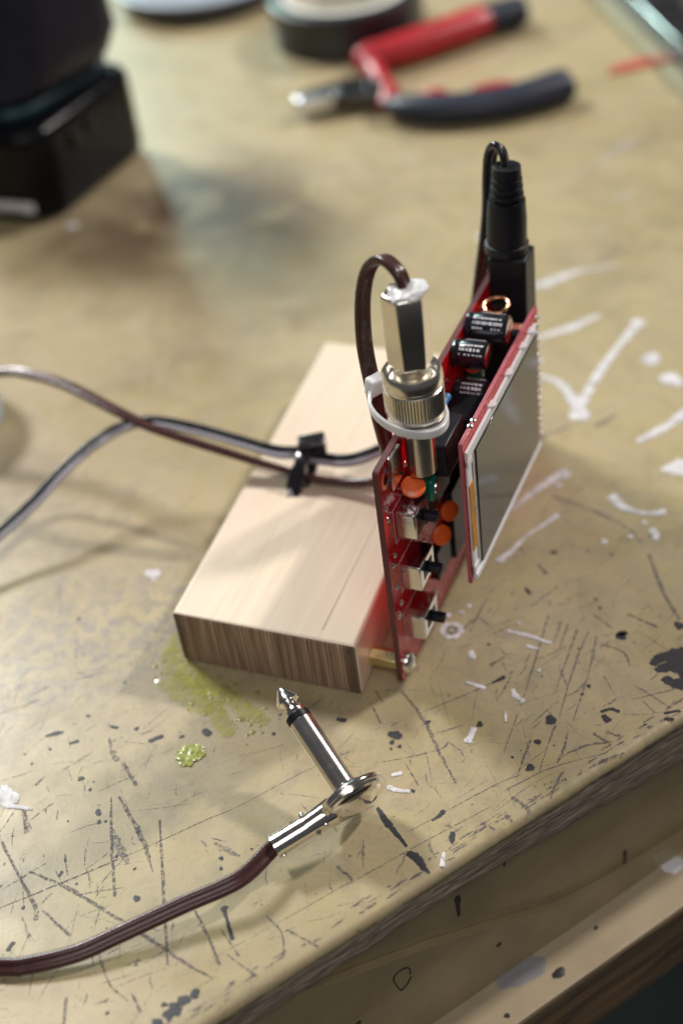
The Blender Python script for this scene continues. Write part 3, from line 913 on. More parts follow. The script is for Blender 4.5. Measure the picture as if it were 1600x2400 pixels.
# green trimmers
for x, y, z, h in ((13.6, 27.2, 53.6, 3.4), (12.2, 73, 58.5, 2.2), (12.2, 56.5, 57.0, 2.0)):
    bm = B()
    box(bm, (9.45, y - 2.6, z - h), (x + 2.2, y + 2.6, z + h))
    tr = part('trimmer', bm, M['green'], bevel=0.9, segs=3)
    bm = B()
    lathe(bm, (x + 2.2, y, z), (1, 0, 0), [(0, 1.9), (.4, 1.8), (.41, .2)], 18)
    part('trimmer_screw', bm, M['tin'], tr)
# orange ceramic discs on bent wire legs
toc = Vector((0.30, -0.55, 0.78)).normalized()
for c, nrm, r in (((13.2, 18.2, 60.2), (0.25, -0.35, 0.9), 3.1), ((14.2, 38.5, 36.0), (0.8, -0.5, 0.3), 2.9), ((13.6, 33, 32.0), (0.75, -.55, .35), 2.9),
                  ((14.0, 60.0, 51.0), (0.5, -.3, .8), 2.9), ((12.5, 30, 62.0), (.3, -.3, .9), 2.4), ((12.5, 69, 62.5), (.4, -.4, .8), 2.4)):
    bm = B()
    lathe(bm, Vector(c) - Vector(nrm).normalized() * 0.9, nrm, [(0, r * .35), (.12, r * .75), (.5, r * .98), (.9, r), (1.3, r * .98), (1.68, r * .75), (1.8, r * .35)], 26)
    cc = part('ceramic_capacitor', bm, M['orange'])
    for s in (-1.2, 1.2):
        bm = B()
        sweep(bm, [(c[0] - .6, c[1] + s, c[2] - .5), (c[0] - 2, c[1] + s, c[2] - 1.8), (9.4, c[1] + s, c[2] - 2.2)], circle(.25, 6), (0, 1, 0), n=4)
        part('wire_leg', bm, M['tin'], cc)
# chips and headers in the gap, some of them added to darken it
for (x0, y0, z0, x1, y1, z1) in ((9.45, 48, 40, 11.4, 60, 50), (9.45, 34, 14, 11.6, 44, 24), (9.45, 64, 22, 12.6, 92, 40), (9.45, 27.5, 40, 12.2, 46, 47.5), (9.45, 46, 12, 12.4, 62, 36)):
    bm = B()
    box(bm, (x0, y0, z0), (x1, y1, z1))
    ch = part('chip', bm, M['black_plastic'], bevel=.2)
    bm = B()
    k = y0 + 1
    while k < y1 - .5:
        box(bm, (9.45, k, z1), (10.4, k + .4, z1 + .9))
        box(bm, (9.45, k, z0 - .9), (10.4, k + .4, z0))
        k += 1.27
    if x1 < 11.7 and y1 - y0 < 17:
        part('chip_pins', bm, M['tin'], ch)
    else:
        bm.free()
bm = B()
box(bm, (9.45, 46, 58.5), (23.2, 58, 61.0))
part('pin_header', bm, M['black_plastic'])
bm = B()
box(bm, (9.45, 86, 26), (23.2, 89, 62))
part('pin_header', bm, M['black_plastic'])

# power socket at the far upper corner
bm = B()
box(bm, (9.45, 95, 59.5), (20.3, 104.6, 80.2))
pj = part('power_socket', bm, M['black_plastic'], bevel=.7, segs=3)
bm = B()
box(bm, (10.6, 94.4, 59.8), (14.4, 95, 65.2))
part('socket_contact', bm, M['tin'], pj)

# ---- display board
def dyaw(bm):
    for v in bm.verts:
        v.co.x += 0.0294 * (v.co.y - 26)
    return bm


bm = B()
plate(bm, [(23.3, y, z) for y, z in round_rect(25.4, 23.2, 90.4, 69.5, .5, 3)], (1, 0, 0), 1.1)
bmesh.ops.recalc_face_normals(bm, faces=bm.faces)
bm.normal_update()
for f in bm.faces:
    f.material_index = 0 if abs(f.normal.x) > 0.9 else 1
dsp = obj('display_board', dyaw(bm), [M['pcb'], M['pcb_pink']], osc, bevel=.15)
FX = 25.3
bm = B()
fy0, fy1, fz0, fz1 = 26.2, 86.2, 24.5, 66.2
box(bm, (24.42, fy0, fz1 - 2.4), (FX, fy1, fz1 + .4))
box(bm, (24.42, fy0, fz0), (FX + .55, fy1, fz0 + 1.7))
box(bm, (24.42, fy1 - 1.0, fz0 + 1.2), (FX, fy1, fz1 - 2.4))
box(bm, (24.42, fy0, fz0 + 1.2), (FX - .25, fy0 + 3.3, fz1 - 2.4))
box(bm, (24.42, fy0, fz1 - 4.6), (FX + .03, fy0 + 3.4, fz1 - 2.4))
box(bm, (24.42, fy0, fz0 + 1.2), (FX + .03, fy0 + 3.4, fz0 + 4.5))
for y in (47, 61.5, 74.5, 82):
    lathe(bm, (24.45, y, fz1 + .1), (0, 0, 1), [(0, 1.7), (.75, 1.7), (.8, 1.4)], 16)
obj('screen_frame', dyaw(bm), M['white_plastic'], dsp, bevel=.2)
bm = B()
box(bm, (24.43, fy0 + 5.45, fz0 + 1.75), (FX + .35, fy1 - 1.05, fz1 - 2.45))
obj('screen', dyaw(bm), M['glass'], dsp, bevel=.12)
bm = B()
box(bm, (24.43, fy0 + 3.45, fz0 + 1.25), (FX + .02, fy0 + 4.6, fz1 - 2.45))
obj('screen_rim', dyaw(bm), M['glass_edge'], dsp)
bm = B()
box(bm, (24.43, fy0 + 4.65, fz0 + 1.25), (FX + .1, fy0 + 5.4, fz1 - 2.45))
obj('screen_bezel', dyaw(bm), M['black_gloss'], dsp)
bm = B()
prevx = FX - .22
for k in range(10):
    z0, z1 = 34.3 + k * 2.15, 36.45 + k * 2.15
    b0 = .12 + .08 * math.sin(k * .9)
    box(bm, (FX - .24, fy0 - .05, z0), (FX - .12 + b0, fy0 + 3.35, z1))
obj('flex_ribbon', dyaw(bm), M['amber'], dsp, bevel=.05)
bm = B()
for k in range(17):
    lathe(bm, (24.4, 88.6, 27 + k * 2.5), (1, 0, 0), [(0, .75), (.3, .7), (.8, .35), (1.2, .3), (1.25, .1)], 12)
obj('header_pins', dyaw(bm), M['tin'], dsp)
for y in (33.2, 35.6):
    bm = B()
    lathe(bm, (23.9, y, 69.5), (0, 0, 1), [(0, .8), (.4, .7), (.7, .2)], 12)
    obj('solder_bead', dyaw(bm), M['tin'], dsp)

# ------------------------------------------------------------------ plug-in lead on the socket
M['brown_cable'] = plain('brown_cable_sheath', (0.062, 0.026, 0.025), 0.27, 0, 0.15, 0.12, 0.08, 0.06, ior=1.42)
M['black_cable'] = plain('black_cable_sheath', (0.012, 0.013, 0.018), 0.3, 0, 0.2, 0.12, 0.15, 0.06)
M['grey_cable'] = plain('grey_stripe', (0.33, 0.33, 0.38), 0.35, 0, 0.1, 0.12, 0.2)
M['glue'] = plain('clear_hot_glue', (0.86, 0.86, 0.88), 0.34, 0, 0.03, 0.3, 0.1, 0.2, trans=0.15, ior=1.45, sss=0.3)
M['nylon'] = plain('milky_nylon', (0.80, 0.82, 0.85), 0.32, 0, 0.04, 0.3, 0.1, 0.05, sss=0.4)
M['black_tie'] = plain('black_tie_plastic', (0.012, 0.012, 0.016), 0.2, 0, 0.2, 0.3, 0.5, 0.05)

lead = thing('test_lead', 'brown twin cable with nickel bayonet plug glued at its end, looping beside the board', 'cable', (SX, SY, 72))
bm = B()
lathe(bm, (SX, SY, 80.0), (0, 0, 1), [(0, 4.7), (0, 6.3), (.3, 6.9), (1.6, 7.0), (1.7, 7.3), (8.2, 7.3), (8.4, 6.9), (9.0, 6.9), (9.6, 7.35), (10.8, 7.35), (12.2, 7.2), (12.9, 6.75), (12.9, 6.1), (11.0, 5.9), (10.4, 5.4), (10.3, 0.2)], 120, ripple=(1.65, 8.25, 0.03))
obj('coupling_ring', bm, M['nickel'], lead, angle=30)
bm = B()
lathe(bm, (SX, SY, 90.0), (0, 0, 1), [(0, 4.3), (4.4, 4.3)], 30)
lathe(bm, (SX, SY, 94.0), (0, 0, 1), [(0, 4.6), (.8, 5.55), (18.6, 5.75), (19.8, 5.2), (19.8, 3.9), (17.5, 3.7), (17.4, .2)], 6, ref=(0.87, -0.5, 0))
obj('plug_body', bm, M['nickel'], lead, bevel=.35, angle=25)
bm = B()
bmesh.ops.create_icosphere(bm, subdivisions=4, radius=1)
for v in bm.verts:
    p = v.co.copy()
    k = 1 + 0.22 * mnoise.noise(p * 2.1) + 0.12 * mnoise.noise(p * 5)
    v.co = Vector((SX + .6 + p.x * 4.6 * k, SY - .1 + p.y * 4.4 * k, 113.3 + p.z * 1.5 * k + max(0, p.x) * 1.1 + max(0, p.y) * .8))
obj('glue_blob', bm, M['glue'], lead)
lp = [(14.6, 23.2, 111), (14.3, 23.5, 114), (12.6, 24.6, 117.4), (8.2, 27.4, 118.6), (3.6, 29.6, 114.6), (0.9, 30, 106), (-0.1, 30, 93), (0.8, 30, 80), (1.7, 30.5, 68), (2.0, 34, 52), (-1.5, 45, 36),
      (-8, 55, 28.5), (-14, 59, 24.5), (-24, 60.2, 21.8), (-34, 60.6, 21.0), (-43, 61.8, 21.4), (-60.5, 61.8, 24.8), (-87.4, 63.6, 29), (-102.7, 67.4, 31), (-125.9, 75.9, 32), (-143.7, 80.4, 31), (-154.1, 80.6, 30), (-190, 76, 24), (-240, 60, 12), (-300, 40, 2)]
bm = B()
sweep(bm, lp, twin(1.12, 1.0), (0.75, 0.1, 0.35), n=10, twist=lambda k: 0.5 * math.sin(k * 9))
obj('cable', bm, M['brown_cable'], lead)

# power lead
pl = thing('power_lead', 'black twin cable with barrel plug pushed into the far corner of the board', 'cable', (15.5, 100, 80))
bm = B()
PX, PY = 15.4, 100.2
prof = [(0, 5.6), (0.2, 6.1), (2.6, 6.1), (2.8, 5.6), (10, 5.5), (15.5, 5.1)]
t = 15.5
for k in range(3):
    prof += [(t + .1, 4.0), (t + 1.0, 3.95), (t + 1.1, 4.65 - k * .2), (t + 2.1, 4.6 - k * .2)]
    t += 2.1
prof += [(t + .1, 3.8), (t + .9, 3.75), (t + 1.0, 4.0), (t + 3.4, 3.8), (t + 3.6, 3.3), (t + 3.6, .1)]
lathe(bm, (PX, PY, 80.3), (0.03, 0.03, 1), prof, 28)
obj('barrel_plug', bm, M['black_plastic'], pl, angle=35)
dl = [(15.8, 101, 103), (15.6, 101.3, 106.5), (14.6, 102.3, 109.2), (12.7, 103.4, 109.7), (10.7, 104.8, 106.2), (9.7, 105.5, 99), (8.8, 106, 88), (6.2, 106.5, 72), (2.5, 103, 50), (-3, 90, 34), (-12, 76, 28.5),
      (-23.2, 66.8, 25.8), (-34.2, 66.2, 24.4), (-42.4, 67.6, 24.3), (-49.1, 66, 25), (-63.7, 68.7, 25), (-78.3, 71.2, 25), (-92.3, 72.2, 25), (-101.2, 70.5, 24), (-109, 63.1, 22), (-115.4, 50.7, 19), (-120.2, 37.5, 15), (-126.7, 25.6, 11), (-140, 0, 5), (-165, -40, 2)]
bm = B()
sweep(bm, dl, twin(1.0, 0.95), (0.9, 0.1, 0.3), n=10)
cb = obj('cable', bm, M['black_cable'], pl)
bm = B()
st = [Vector(p) for p in smooth_path(dl, 10)]
# pale stripe moulded along the lower core of the cable
seg = [p for p in st if p.x < -16]
strp = []
for i, p in enumerate(seg):
    t = (seg[min(i + 1, len(seg) - 1)] - seg[max(i - 1, 0)]).normalized()
    side = Vector((t.y, -t.x, 0)).normalized()
    if side.y > 0:
        side = -side
    strp.append(tuple(p + side * 1.15 + Vector((0, 0, -.35))))
sweep(bm, strp, circle(0.88, 10), (0, 0, 1), raw=True)
obj('grey_core', bm, M['grey_cable'], pl)

# white cable tie round plug and cable
tie = thing('cable_tie', 'milky white plastic cable tie strapping the brown cable to the nickel plug', 'cable tie', (SX - 4, SY + 2, 80))
bm = B()
tp = []
cxy = Vector((SX - 2.2, SY + 1.0))
for k in range(49):
    a = 2 * math.pi * k / 48
    x, y = 10.0 * math.cos(a), 8.0 * math.sin(a)
    rot = math.radians(150)
    px, py = cxy.x + x * math.cos(rot) - y * math.sin(rot), cxy.y + x * math.sin(rot) + y * math.cos(rot)
    tp.append((px, py, 79.6 + (SX - px) * 0.20))
sweep(bm, tp, [(-1.45, -.55), (1.45, -.55), (1.45, .55), (-1.45, .55)], (1, 0, 0), raw=True)
# put the strap upright: profile's long side along z
bm.free()
bm = B()
rings = []
for k in range(48):
    p = Vector(tp[k])
    d = (Vector((p.x, p.y)) - cxy).normalized()
    rings.append([bm.verts.new(p + Vector((d.x * o, d.y * o, h))) for o, h in ((0, -1.15), (0.8, -1.15), (0.8, 1.15), (0, 1.15))])
for k in range(48):
    a, b = rings[k], rings[(k + 1) % 48]
    for j in range(4):
        bm.faces.new((a[j], a[(j + 1) % 4], b[(j + 1) % 4], b[j]))
obj('strap', bm, M['nylon'], tie, bevel=.2)
bm = B()
obox(bm, (SX - 11.6, SY + 4.4, 83.4), Vector((.85, -.5, -.2)).normalized(), Vector((.5, .85, 0)).normalized(), Vector((.17, -.1, .98)).normalized(), 1.5, 2.3, 2.6)
obj('tie_head', bm, M['nylon'], tie, bevel=.5)

# black tie round both cables on the block
bt = thing('cable_tie', 'small glossy black tie clamping the brown and black cables above the wooden block', 'cable tie', (-40, 64, 18.4))
bm = B()
c = Vector((-38.8, 64.2, 22.6))
ax = Vector((1, -.05, .05)).normalized()
v1 = Vector((0, 1, .45)).normalized()
v2 = ax.cross(v1).normalized()
rings = []
for k in range(40):
    a = 2 * math.pi * k / 40
    d = v1 * (6.0 * math.cos(a)) + v2 * (3.4 * math.sin(a))
    n = (v1 * math.cos(a) / 6.0 + v2 * math.sin(a) / 3.4).normalized()
    rings.append([bm.verts.new(c + d + n * o + ax * w) for o, w in ((-.3, -2.0), (.7, -2.0), (.9, -1.0), (.9, 1.0), (.7, 2.0), (-.3, 2.0))])
for k in range(40):
    a, b = rings[k], rings[(k + 1) % 40]
    for j in range(6):
        bm.faces.new((a[j], a[(j + 1) % 6], b[(j + 1) % 6], b[j]))
obj('strap', bm, M['black_tie'], bt)
bm = B()
obox(bm, c + v1 * 4.2 + Vector((1.2, 0, 3.4)), Vector((.9, .35, .1)).normalized(), Vector((-.35, .9, .2)).normalized(), Vector((0, -.2, 1)).normalized(), 4.2, 2.6, 2.6)
obj('tie_head', bm, M['black_tie'], bt, bevel=.7, segs=3)
bm = B()
sweep(bm, [c - v1 * 3 + Vector((-.6, 0, 2.6)), c - v1 * 5.8 + Vector((-1.0, -1, 1.2)), c - v1 * 6.6 + Vector((-1.2, -2.6, -1.2)), (-41.4, 55.2, 18.9)], [(-2.3, -.8), (2.3, -.8), (2.3, .8), (-2.3, .8)], (0, -.6, .6), n=6)
obj('tail', bm, M['black_tie'], bt, bevel=.25)

# ------------------------------------------------------------------ jack plug in the foreground
H = Vector((13.2, -40.6, 9.9))
TIP = Vector((-12.4, -20.9, 21.0))
ax = (TIP - H).normalized()
LT = (TIP - H).length
FE = Vector((-1.3, -56.9, 6.6))
jk = thing('jack_lead', 'nickel jack plug with round head on a brown cable lying before the wooden block', 'jack plug', (H.x, H.y, 0))
M['chrome'] = plain('bright_nickel', (0.86, 0.83, 0.79), 0.15, 1.0, 0.04, 0.3, bstr=0.03, rvar=0.04)
M['sleeve'] = plain('plug_sleeve', (0.84, 0.80, 0.75), 0.2, 1.0, 0.03, 0.15, bstr=0.03, rvar=0.03)
bm = B()
lathe(bm, H, ax, [(-3.2, .1), (-3.1, 1.6), (-2.7, 4.0), (-2.05, 5.5), (-1.85, 5.8), (-1.95, 6.5), (-1.6, 7.1), (-1.25, 7.5), (-1.4, 8.1), (-1.1, 8.7), (-.75, 8.85), (-.55, 8.8), (-.4, 9.25), (-.1, 9.35), (.25, 9.2), (.4, 8.9), (.55, 8.9), (.8, 9.1), (1.15, 8.9), (1.3, 8.3), (1.45, 7.4), (1.9, 7.0), (2.05, 6.2), (2.1, 5.0), (2.5, 4.7), (3.0, 4.6), (3.3, 4.2), (3.35, 3.3), (3.4, .2)], 64)
shell = obj('plug_head', bm, M['chrome'], jk, angle=28)
cd = (FE - H)
cl = cd.length
cd.normalize()
bm = B()
u0 = Vector((0, 0, 1))
path = [H + cd * 5.5, H + cd * 8.5, H + cd * 11.5, H + cd * 15, H + cd * cl]
prof = []
for k in range(40):
    a = 2 * math.pi * k / 40
    dd = abs((a - math.radians(305) + math.pi) % (2 * math.pi) - math.pi)
    g = 1 - 0.13 * math.exp(-(dd / 0.13) ** 2)
    prof.append((g * math.cos(a), g * math.sin(a)))
sweep(bm, path, prof, ax, scales=lambda k: (4.2 - 1.2 * min(1, k * 1.6), 3.5 - 0.65 * min(1, k * 1.6)), n=6)
sweep(bm, [H + cd * (cl - .7), H + cd * (cl - .1)], circle(1.0, 26), ax, scales=lambda k: (3.2, 3.0), n=2)
up = ax.cross(cd).normalized()
if up.z < 0:
    up = -up
for off, d in ((ax * 3.4 + up * .6, 12.5), (ax * -3.6 + up * .9, 11.2), (ax * -3.0 - up * .8, cl - 1.2), (ax * -2.9 + up * 1.9, 8.8)):
    lathe(bm, H + cd * d + off * .8, off, [(0, .75), (.5, .75), (.8, .45), (.85, .1)], 14)
obj('cable_clamp', bm, M['chrome'], jk, angle=35)
bm = B()
lathe(bm, H, ax, [(3.2, 3.17), (LT - 10.4, 3.17), (LT - 10.2, 3.05), (LT - 10.2, .3)], 44)
obj('sleeve', bm, M['sleeve'], jk, angle=28)
bm = B()
lathe(bm, H, ax, [(LT - 10.2, .3), (LT - 10.2, 3.15), (LT - 10.1, 3.22), (LT - 8.5, 3.22), (LT - 8.4, 3.1), (LT - 8.4, .3)], 40)
obj('insulating_ring', bm, M['black_plastic'], jk, angle=28)
bm = B()
lathe(bm, H, ax, [(LT - 8.4, .3), (LT - 8.4, 2.6), (LT - 8.2, 2.85), (LT - 7.4, 2.85), (LT - 7.2, 2.6), (LT - 7.1, 2.3), (LT - 6.9, 2.35), (LT - 6.5, 2.5), (LT - 6.1, 2.3), (LT - 5.7, 1.85), (LT - 5.2, 1.75), (LT - 4.9, 2.2), (LT - 4.5, 2.9), (LT - 4.1, 3.1), (LT - 3.5, 2.95), (LT - .5, 1.15), (LT - .1, .85), (LT, .1)], 40)
obj('plug_tip', bm, M['chrome'], jk, angle=28)
bm = B()
jp = [H + cd * (cl - 4), FE, (-5.5, -67.6, 6.8), (-16, -77.1, 5.6), (-27.1, -87.2, 4.2), (-35.5, -94.4, 3.0), (-45, -99.8, 2.3), (-51.7, -102.2, 2.0), (-70, -106, 1.6), (-100, -108, 1.6), (-140, -104, 1.6)]
sweep(bm, jp, twin(1.08, 1.04), (.31, -.56, .77), n=12)
obj('cable', bm, M['brown_cable'], jk)

# ------------------------------------------------------------------ lime-green glue on the bench
M['lime'] = plain('lime_resin', (0.60, 0.62, 0.16), 0.3, 0, 0.3, 0.35, 0.15, 0.4, trans=0.4)
M['pale_lime'] = plain('dried_resin', (0.50, 0.50, 0.15), 0.38, 0, 0.4, 0.4, 0.1, 0.4, trans=0.5)
bm = B()
bmesh.ops.create_icosphere(bm, subdivisions=4, radius=1)
for v in bm.verts:
    p = v.co.copy()
    k = 1 + .5 * mnoise.noise(Vector((p.x * 1.9 + 3, p.y * 1.9, 0))) + .22 * mnoise.noise(p * 4.2)
    v.co = Vector((-37.2 + p.x * 3.9 * k, -31.3 + p.y * 3.9 * k, max(0.02, .22 + p.z * .3 * k + .25 * mnoise.noise(p * 3.4))))
tag(obj('resin_flake', bm, M['lime'], None, loc=(-37, -31, 0)), 'bright lime green blob of dried resin stuck to the bench left of the jack plug', 'resin flake')
M['resin_film'] = broken('resin_film', (0.46, 0.46, 0.07), 0.2, 1.5, 0.55, 0.28, 0.66, 3.2)
bm = B()
rg = random.Random(3)
for ch in ([(-59, 2, 2.5), (-55.5, -2.5, 3.6), (-49, -5.5, 4.2), (-43, -9, 3.6)], [(-53, -8, 4.0), (-46, -12, 4.5), (-40, -15, 3.0)], [(-46, -6, 2.4), (-36, -9.5, 2.8), (-27, -13.5, 2.2), (-22, -15.5, 1.5)], [(-38, -14, 2.6), (-33, -19, 2.6), (-30, -22, 1.8)], [(-60, 8, 1.8), (-58, 3, 2.4)]):
    stroke(bm, ch, 1, dome=.08, base=.1, rng=rg)
n = 0
while n < 120:
    t = rg.random()
    # a band that runs out from under the block's near left corner
    x = -58 + 36 * t + rg.gauss(0, 3.4)
    y = -1 - 16 * t + rg.gauss(0, 4.0)
    if y > -.4 and x > -54.2:
        continue
    r = rg.choice((.22, .3, .4, .5, .65, .9)) * rg.uniform(.7, 1.2)
    bm2 = bmesh.ops.create_icosphere(bm, subdivisions=2, radius=1)
    ea, eb = rg.uniform(0, 3.14), rg.uniform(.5, 1.0)
    for v in bm2['verts']:
        p = v.co.copy()
        k = 1 + .5 * mnoise.noise(p * 2.1 + Vector((n, 0, 0)))
        px, py = p.x * r * k, p.y * r * k * eb
        v.co = Vector((x + px * math.cos(ea) - py * math.sin(ea), y + px * math.sin(ea) + py * math.cos(ea), max(.01, .12 + p.z * r * .14 * k)))
    n += 1
tag(obj('resin_crumbs', bm, [M['pale_lime'], M['resin_film']], None, loc=(-45, -9, 0)), 'smeared yellow green resin crumbs beside the near corner of the wooden block', 'crumbs', kind='stuff')

# ------------------------------------------------------------------ pliers
M['red_grip'] = plain('red_grip', (0.42, 0.014, 0.022), 0.4, 0, 0.12, 0.1, 0.1)
M['dark_grip'] = plain('dark_grip', (0.014, 0.019, 0.04), 0.5, 0, 0.2, 0.1)
M['tool_steel'] = plain('tool_steel', (0.10, 0.095, 0.10), 0.32, 1.0, 0.15, 0.2)
M['ground_steel'] = plain('ground_steel', (0.72, 0.76, 0.82), 0.3, 1.0, 0.08, 0.2)
pr_ = thing('pliers', 'open side cutting pliers with red and black grips lying on the bench', 'pliers', (-112, 355, 0))


def grip(name, pts, mat, flat=0.8):
    bm = B()
    P = smooth_path(pts, 8)
    pos = [p[:3] for p in P]
    rad = [p[3] for p in P]
    sweep(bm, pos, circle(1, 18), (0, 0, 1), scales=lambda k: (rad[min(len(rad) - 1, int(round(k * (len(rad) - 1))))], rad[min(len(rad) - 1, int(round(k * (len(rad) - 1))))] * flat), raw=True)
    return obj(name, bm, mat, pr_, angle=50)


grip('grip', [(-111, 343, 6.5, 4.6), (-100, 340.5, 7, 7.2), (-84, 341, 7, 8.0), (-66, 347, 7, 8.3), (-50, 357, 7, 8.8), (-37, 370, 7, 9.2), (-34.5, 372.5, 7, 8.4)], M['dark_grip'])
lg = None
for pts in ([(-96, 349, 9.5, 2.2), (-90, 349.5, 10, 3.2), (-84, 350.5, 10, 2.0)], [(-74, 355, 10, 2.0), (-66, 358.5, 10, 3.4), (-58, 363.5, 10, 2.0)]):
    grip('grip_inlay', pts, M['red_grip'], .75)
grip('collar', [(-119, 363, 7, 4.5), (-114, 353, 7, 4.8), (-112, 342, 6.5, 3.2)], M['red_grip'])
grip('grip', [(-144, 389, 8, 4.6), (-139, 390, 8, 8.0), (-128, 399, 8, 9.2), (-114, 415, 8, 9.8), (-100, 433, 8, 9.8), (-94.5, 441, 8, 9.4)], M['red_grip'])
grip('grip_end', [(-96, 439.5, 8, 9.2), (-88, 447, 8, 9.2), (-79, 454.5, 8, 9.0), (-77, 456, 8, 8.2)], M['dark_grip'])
grip('handle_neck', [(-120, 362, 6.5, 4.5), (-128, 376, 7, 5.2), (-138, 390, 7.5, 5.0)], M['red_grip'])
bm = B()
prism(bm, [(-116, 350), (-113, 361), (-122, 370), (-136, 366), (-150, 354), (-156.5, 346.5), (-155, 344), (-146, 348.5), (-139, 351), (-137, 343.5), (-130, 345), (-124, 347)], 3.0, 9.5)
obj('jaw', bm, M['tool_steel'], pr_, bevel=1.5, segs=3)
bm = B()
prism(bm, [(-138, 350.0), (-145, 347.5), (-154.5, 342.0), (-156.3, 337.5), (-151, 334.5), (-143, 338.5), (-137, 344)], 3.0, 10.6)
obj('cutting_jaw', bm, M['ground_steel'], pr_, bevel=1.3, segs=3)
bm = B()
lathe(bm, (-122, 356, 9.5), (0, 0, 1), [(0, 4.6), (1.2, 4.4), (1.6, 3.4), (1.65, .2)], 24)
obj('pivot', bm, M['tool_steel'], pr_)

# ------------------------------------------------------------------ tape roll, grey lid, dark device, red strip
M['tape'] = plain('black_tape', (0.017, 0.021, 0.027), 0.36, 0, 0.2, 0.08, 0.1)
M['core'] = plain('pale_card_core', (0.72, 0.70, 0.64), 0.6, 0, 0.08, 0.1)
tr_ = thing('tape_roll', 'black tape roll with pale core lying behind the pliers', 'tape roll', (-166, 439, 0))
bm = B()
lathe(bm, (-166, 439, 0.3), (0, 0, 1), [(0, 33), (0, 38.6), (.5, 39.4), (21.5, 39.4), (22, 38.6), (22, 33.2), (0, 33)], 72, caps=False)
obj('tape', bm, M['tape'], tr_)
bm = B()
lathe(bm, (-166, 439, 0.2), (0, 0, 1), [(0, 32.9), (22.4, 32.9), (22.4, 29.0), (0, 29.0), (0, 32.9)], 72, caps=False)
obj('core', bm, M['core'], tr_)
M['yellow'] = plain('yellow_print', (0.65, 0.58, 0.10), 0.6)
M['grey_lid'] = plain('blue_grey_lid', (0.30, 0.335, 0.40), 0.4, 0, 0.08, 0.05, 0.2)
M['lid_side'] = plain('dark_lid_side', (0.03, 0.033, 0.04), 0.4, 0, 0.1, 0.1)
ld = thing('grey_dish', 'round blue grey dish with dark side at the far edge of the bench view', 'dish', (-272, 490, 0))
bm = B()
lathe(bm, (-272, 490, 0), (0, 0, 1), [(0, .1), (0, 44), (1, 48), (8, 51.5), (9.5, 51.2)], 72)
obj('dish_side', bm, M['lid_side'], ld)
bm = B()
lathe(bm, (-272, 490, 9.6), (0, 0, 1), [(0, 51.6), (1.6, 51.8), (2.2, 50.6), (1.2, 46), (0.6, 20), (.6, .1)], 72)
obj('dish_top', bm, M['grey_lid'], ld)
M['device'] = plain('black_device', (0.015, 0.015, 0.017), 0.3, 0, 0.2, 0.05, 0.2)
M['device_top'] = plain('brownish_panel', (0.075, 0.058, 0.045), 0.45, 0, 0.35, 0.06)
dv = thing('dark_device', 'flat black device with bright metal rim at the far right corner', 'device', (40, 470, 0))
p0, p1 = Vector((14, 403)), Vector((-34, 482))
d = (p1 - p0).normalized()
q = Vector((d.y, -d.x))
if q.x < 0:
    q = -q


def dpt(a, b):
    v = p0 + d * a + q * b
    return (v.x, v.y)


bm = B()
prism(bm, [dpt(-60, 0), dpt(130, 0), dpt(130, 150), dpt(-60, 150)], 0.2, 11)
obj('body', bm, M['device'], dv, bevel=1.5)
bm = B()
prism(bm, [dpt(-60, -.6), dpt(130, -.6), dpt(130, 3.0), dpt(-60, 3.0)], 11.02, 12.4)
obj('metal_rim', bm, M['tin'], dv, bevel=.8)
bm = B()
prism(bm, [dpt(-55, 20), dpt(60, 20), dpt(60, 120), dpt(-55, 120)], 11.02, 12.4)
obj('panel', bm, M['device_top'], dv, bevel=.5)
M['red_strip'] = plain('translucent_red', (0.62, 0.13, 0.09), 0.4, 0, 0.1, 0.2, trans=0.3)
bm = B()
prism(bm, [(-21.5, 399.5), (-10, 407), (3, 416.5), (6, 424), (-6, 421.5), (-17, 413), (-22.5, 406)], 0.1, 1.0)
tag(obj('red_strip', bm, M['red_strip'], None, loc=(-9, 411, 0), bevel=.3), 'thin translucent red strip lying on the bench by the metal rim of the dark device', 'plastic strip')

# ------------------------------------------------------------------ cordless tool standing on its battery
M['tool_black'] = plain('gloss_black_housing', (0.004, 0.0045, 0.006), 0.24, 0, 0.2, 0.05, 0, 0.03, ior=1.24)
M['tool_navy'] = plain('dark_navy_housing', (0.009, 0.010, 0.022), 0.5, 0, 0.2, 0.05, 0, ior=1.35)
M['teal'] = plain('teal_trim', (0.004, 0.030, 0.048), 0.4, 0, 0.15, 0.1)
tl = thing('power_tool', 'bulky black and navy power tool standing on its battery at the left', 'power tool', (-265, 268, 0))
bm = B()
prism(bm, [(-330, 222), (-231, 222), (-221, 231), (-214, 294), (-220, 303), (-330, 306)], 0.3, 41)
bt_ = obj('battery', bm, M['tool_black'], tl, bevel=6.5, segs=5)
bm = B()
lathe(bm, (-218.2, 262, 30), (1, 0, .05), [(-2, 5), (.9, 5), (1.3, 4), (1.3, .2)], 24)
box(bm, (-222, 246, 25), (-217.6, 256, 33))
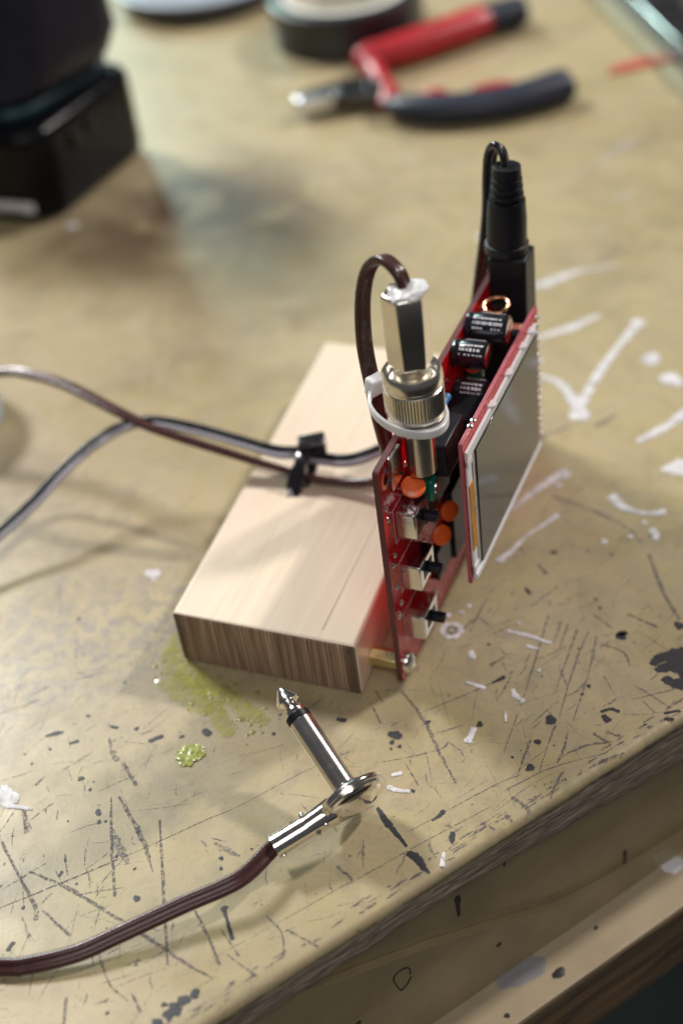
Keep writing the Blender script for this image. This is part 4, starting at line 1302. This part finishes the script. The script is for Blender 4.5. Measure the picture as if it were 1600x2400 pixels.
obj('release_button', bm, M['tool_black'], bt_, bevel=.6)
bm = B()
rg = random.Random(12)
for row, (z0, z1) in enumerate(((6.8, 11.2),)):
    x = -262.0
    while x < -229.5:
        w = rg.uniform(1.1, 2.3)
        box(bm, (x, 221.7, z0 - (.0 if rg.random() < .7 else .6)), (x + w, 221.98, z1))
        x += w + .55
obj('white_print', bm, M['print'], bt_)
bm = B()
prism(bm, [(-330, 232), (-238, 232), (-230, 240), (-221, 290), (-228, 300), (-330, 302)], 41.2, 47)
obj('trim_band', bm, M['teal'], tl, bevel=2)
bm = B()
lo = [(-330, 234), (-238, 234), (-229, 241), (-220, 282), (-222, 296), (-230, 304), (-330, 306)]
mid = [(-330, 238), (-236, 238), (-224, 246), (-211, 280), (-214, 294), (-224, 302), (-330, 304)]
hi = [(-345, 252), (-240, 252), (-228, 258), (-214, 282), (-217, 294), (-226, 300), (-345, 302)]
rr = [[bm.verts.new((x, y, z)) for x, y in L] for L, z in ((lo, 47.2), (mid, 62), (hi, 95), (hi, 150))]
for a, b in zip(rr, rr[1:]):
    for k in range(7):
        bm.faces.new((a[k], a[(k + 1) % 7], b[(k + 1) % 7], b[k]))
bm.faces.new(rr[0][::-1])
bm.faces.new(rr[-1])
obj('handle_foot', bm, M['tool_navy'], tl, bevel=4, segs=3)

# pale round tin just inside the left edge of view
M['pale_blue'] = plain('pale_blue_tin', (0.42, 0.52, 0.60), 0.35, 0, 0.05, 0.05, 0.2)
tn = thing('round_tin', 'pale blue round tin barely showing at the left edge beside the brown cable', 'tin', (-192.5, 83, 0))
bm = B()
lathe(bm, (-195.5, 82, 0.3), (0, 0, 1), [(0, .1), (0, 27.5), (.8, 28.3), (13, 28.3)], 60)
obj('body', bm, M['pale_blue'], tn)
bm = B()
lathe(bm, (-195.5, 82, 13.4), (0, 0, 1), [(0, 28.8), (5, 28.8), (5.8, 28), (5.9, 24), (5.2, 23.5), (5.2, .1)], 60)
obj('lid', bm, M['pale_blue'], tn)
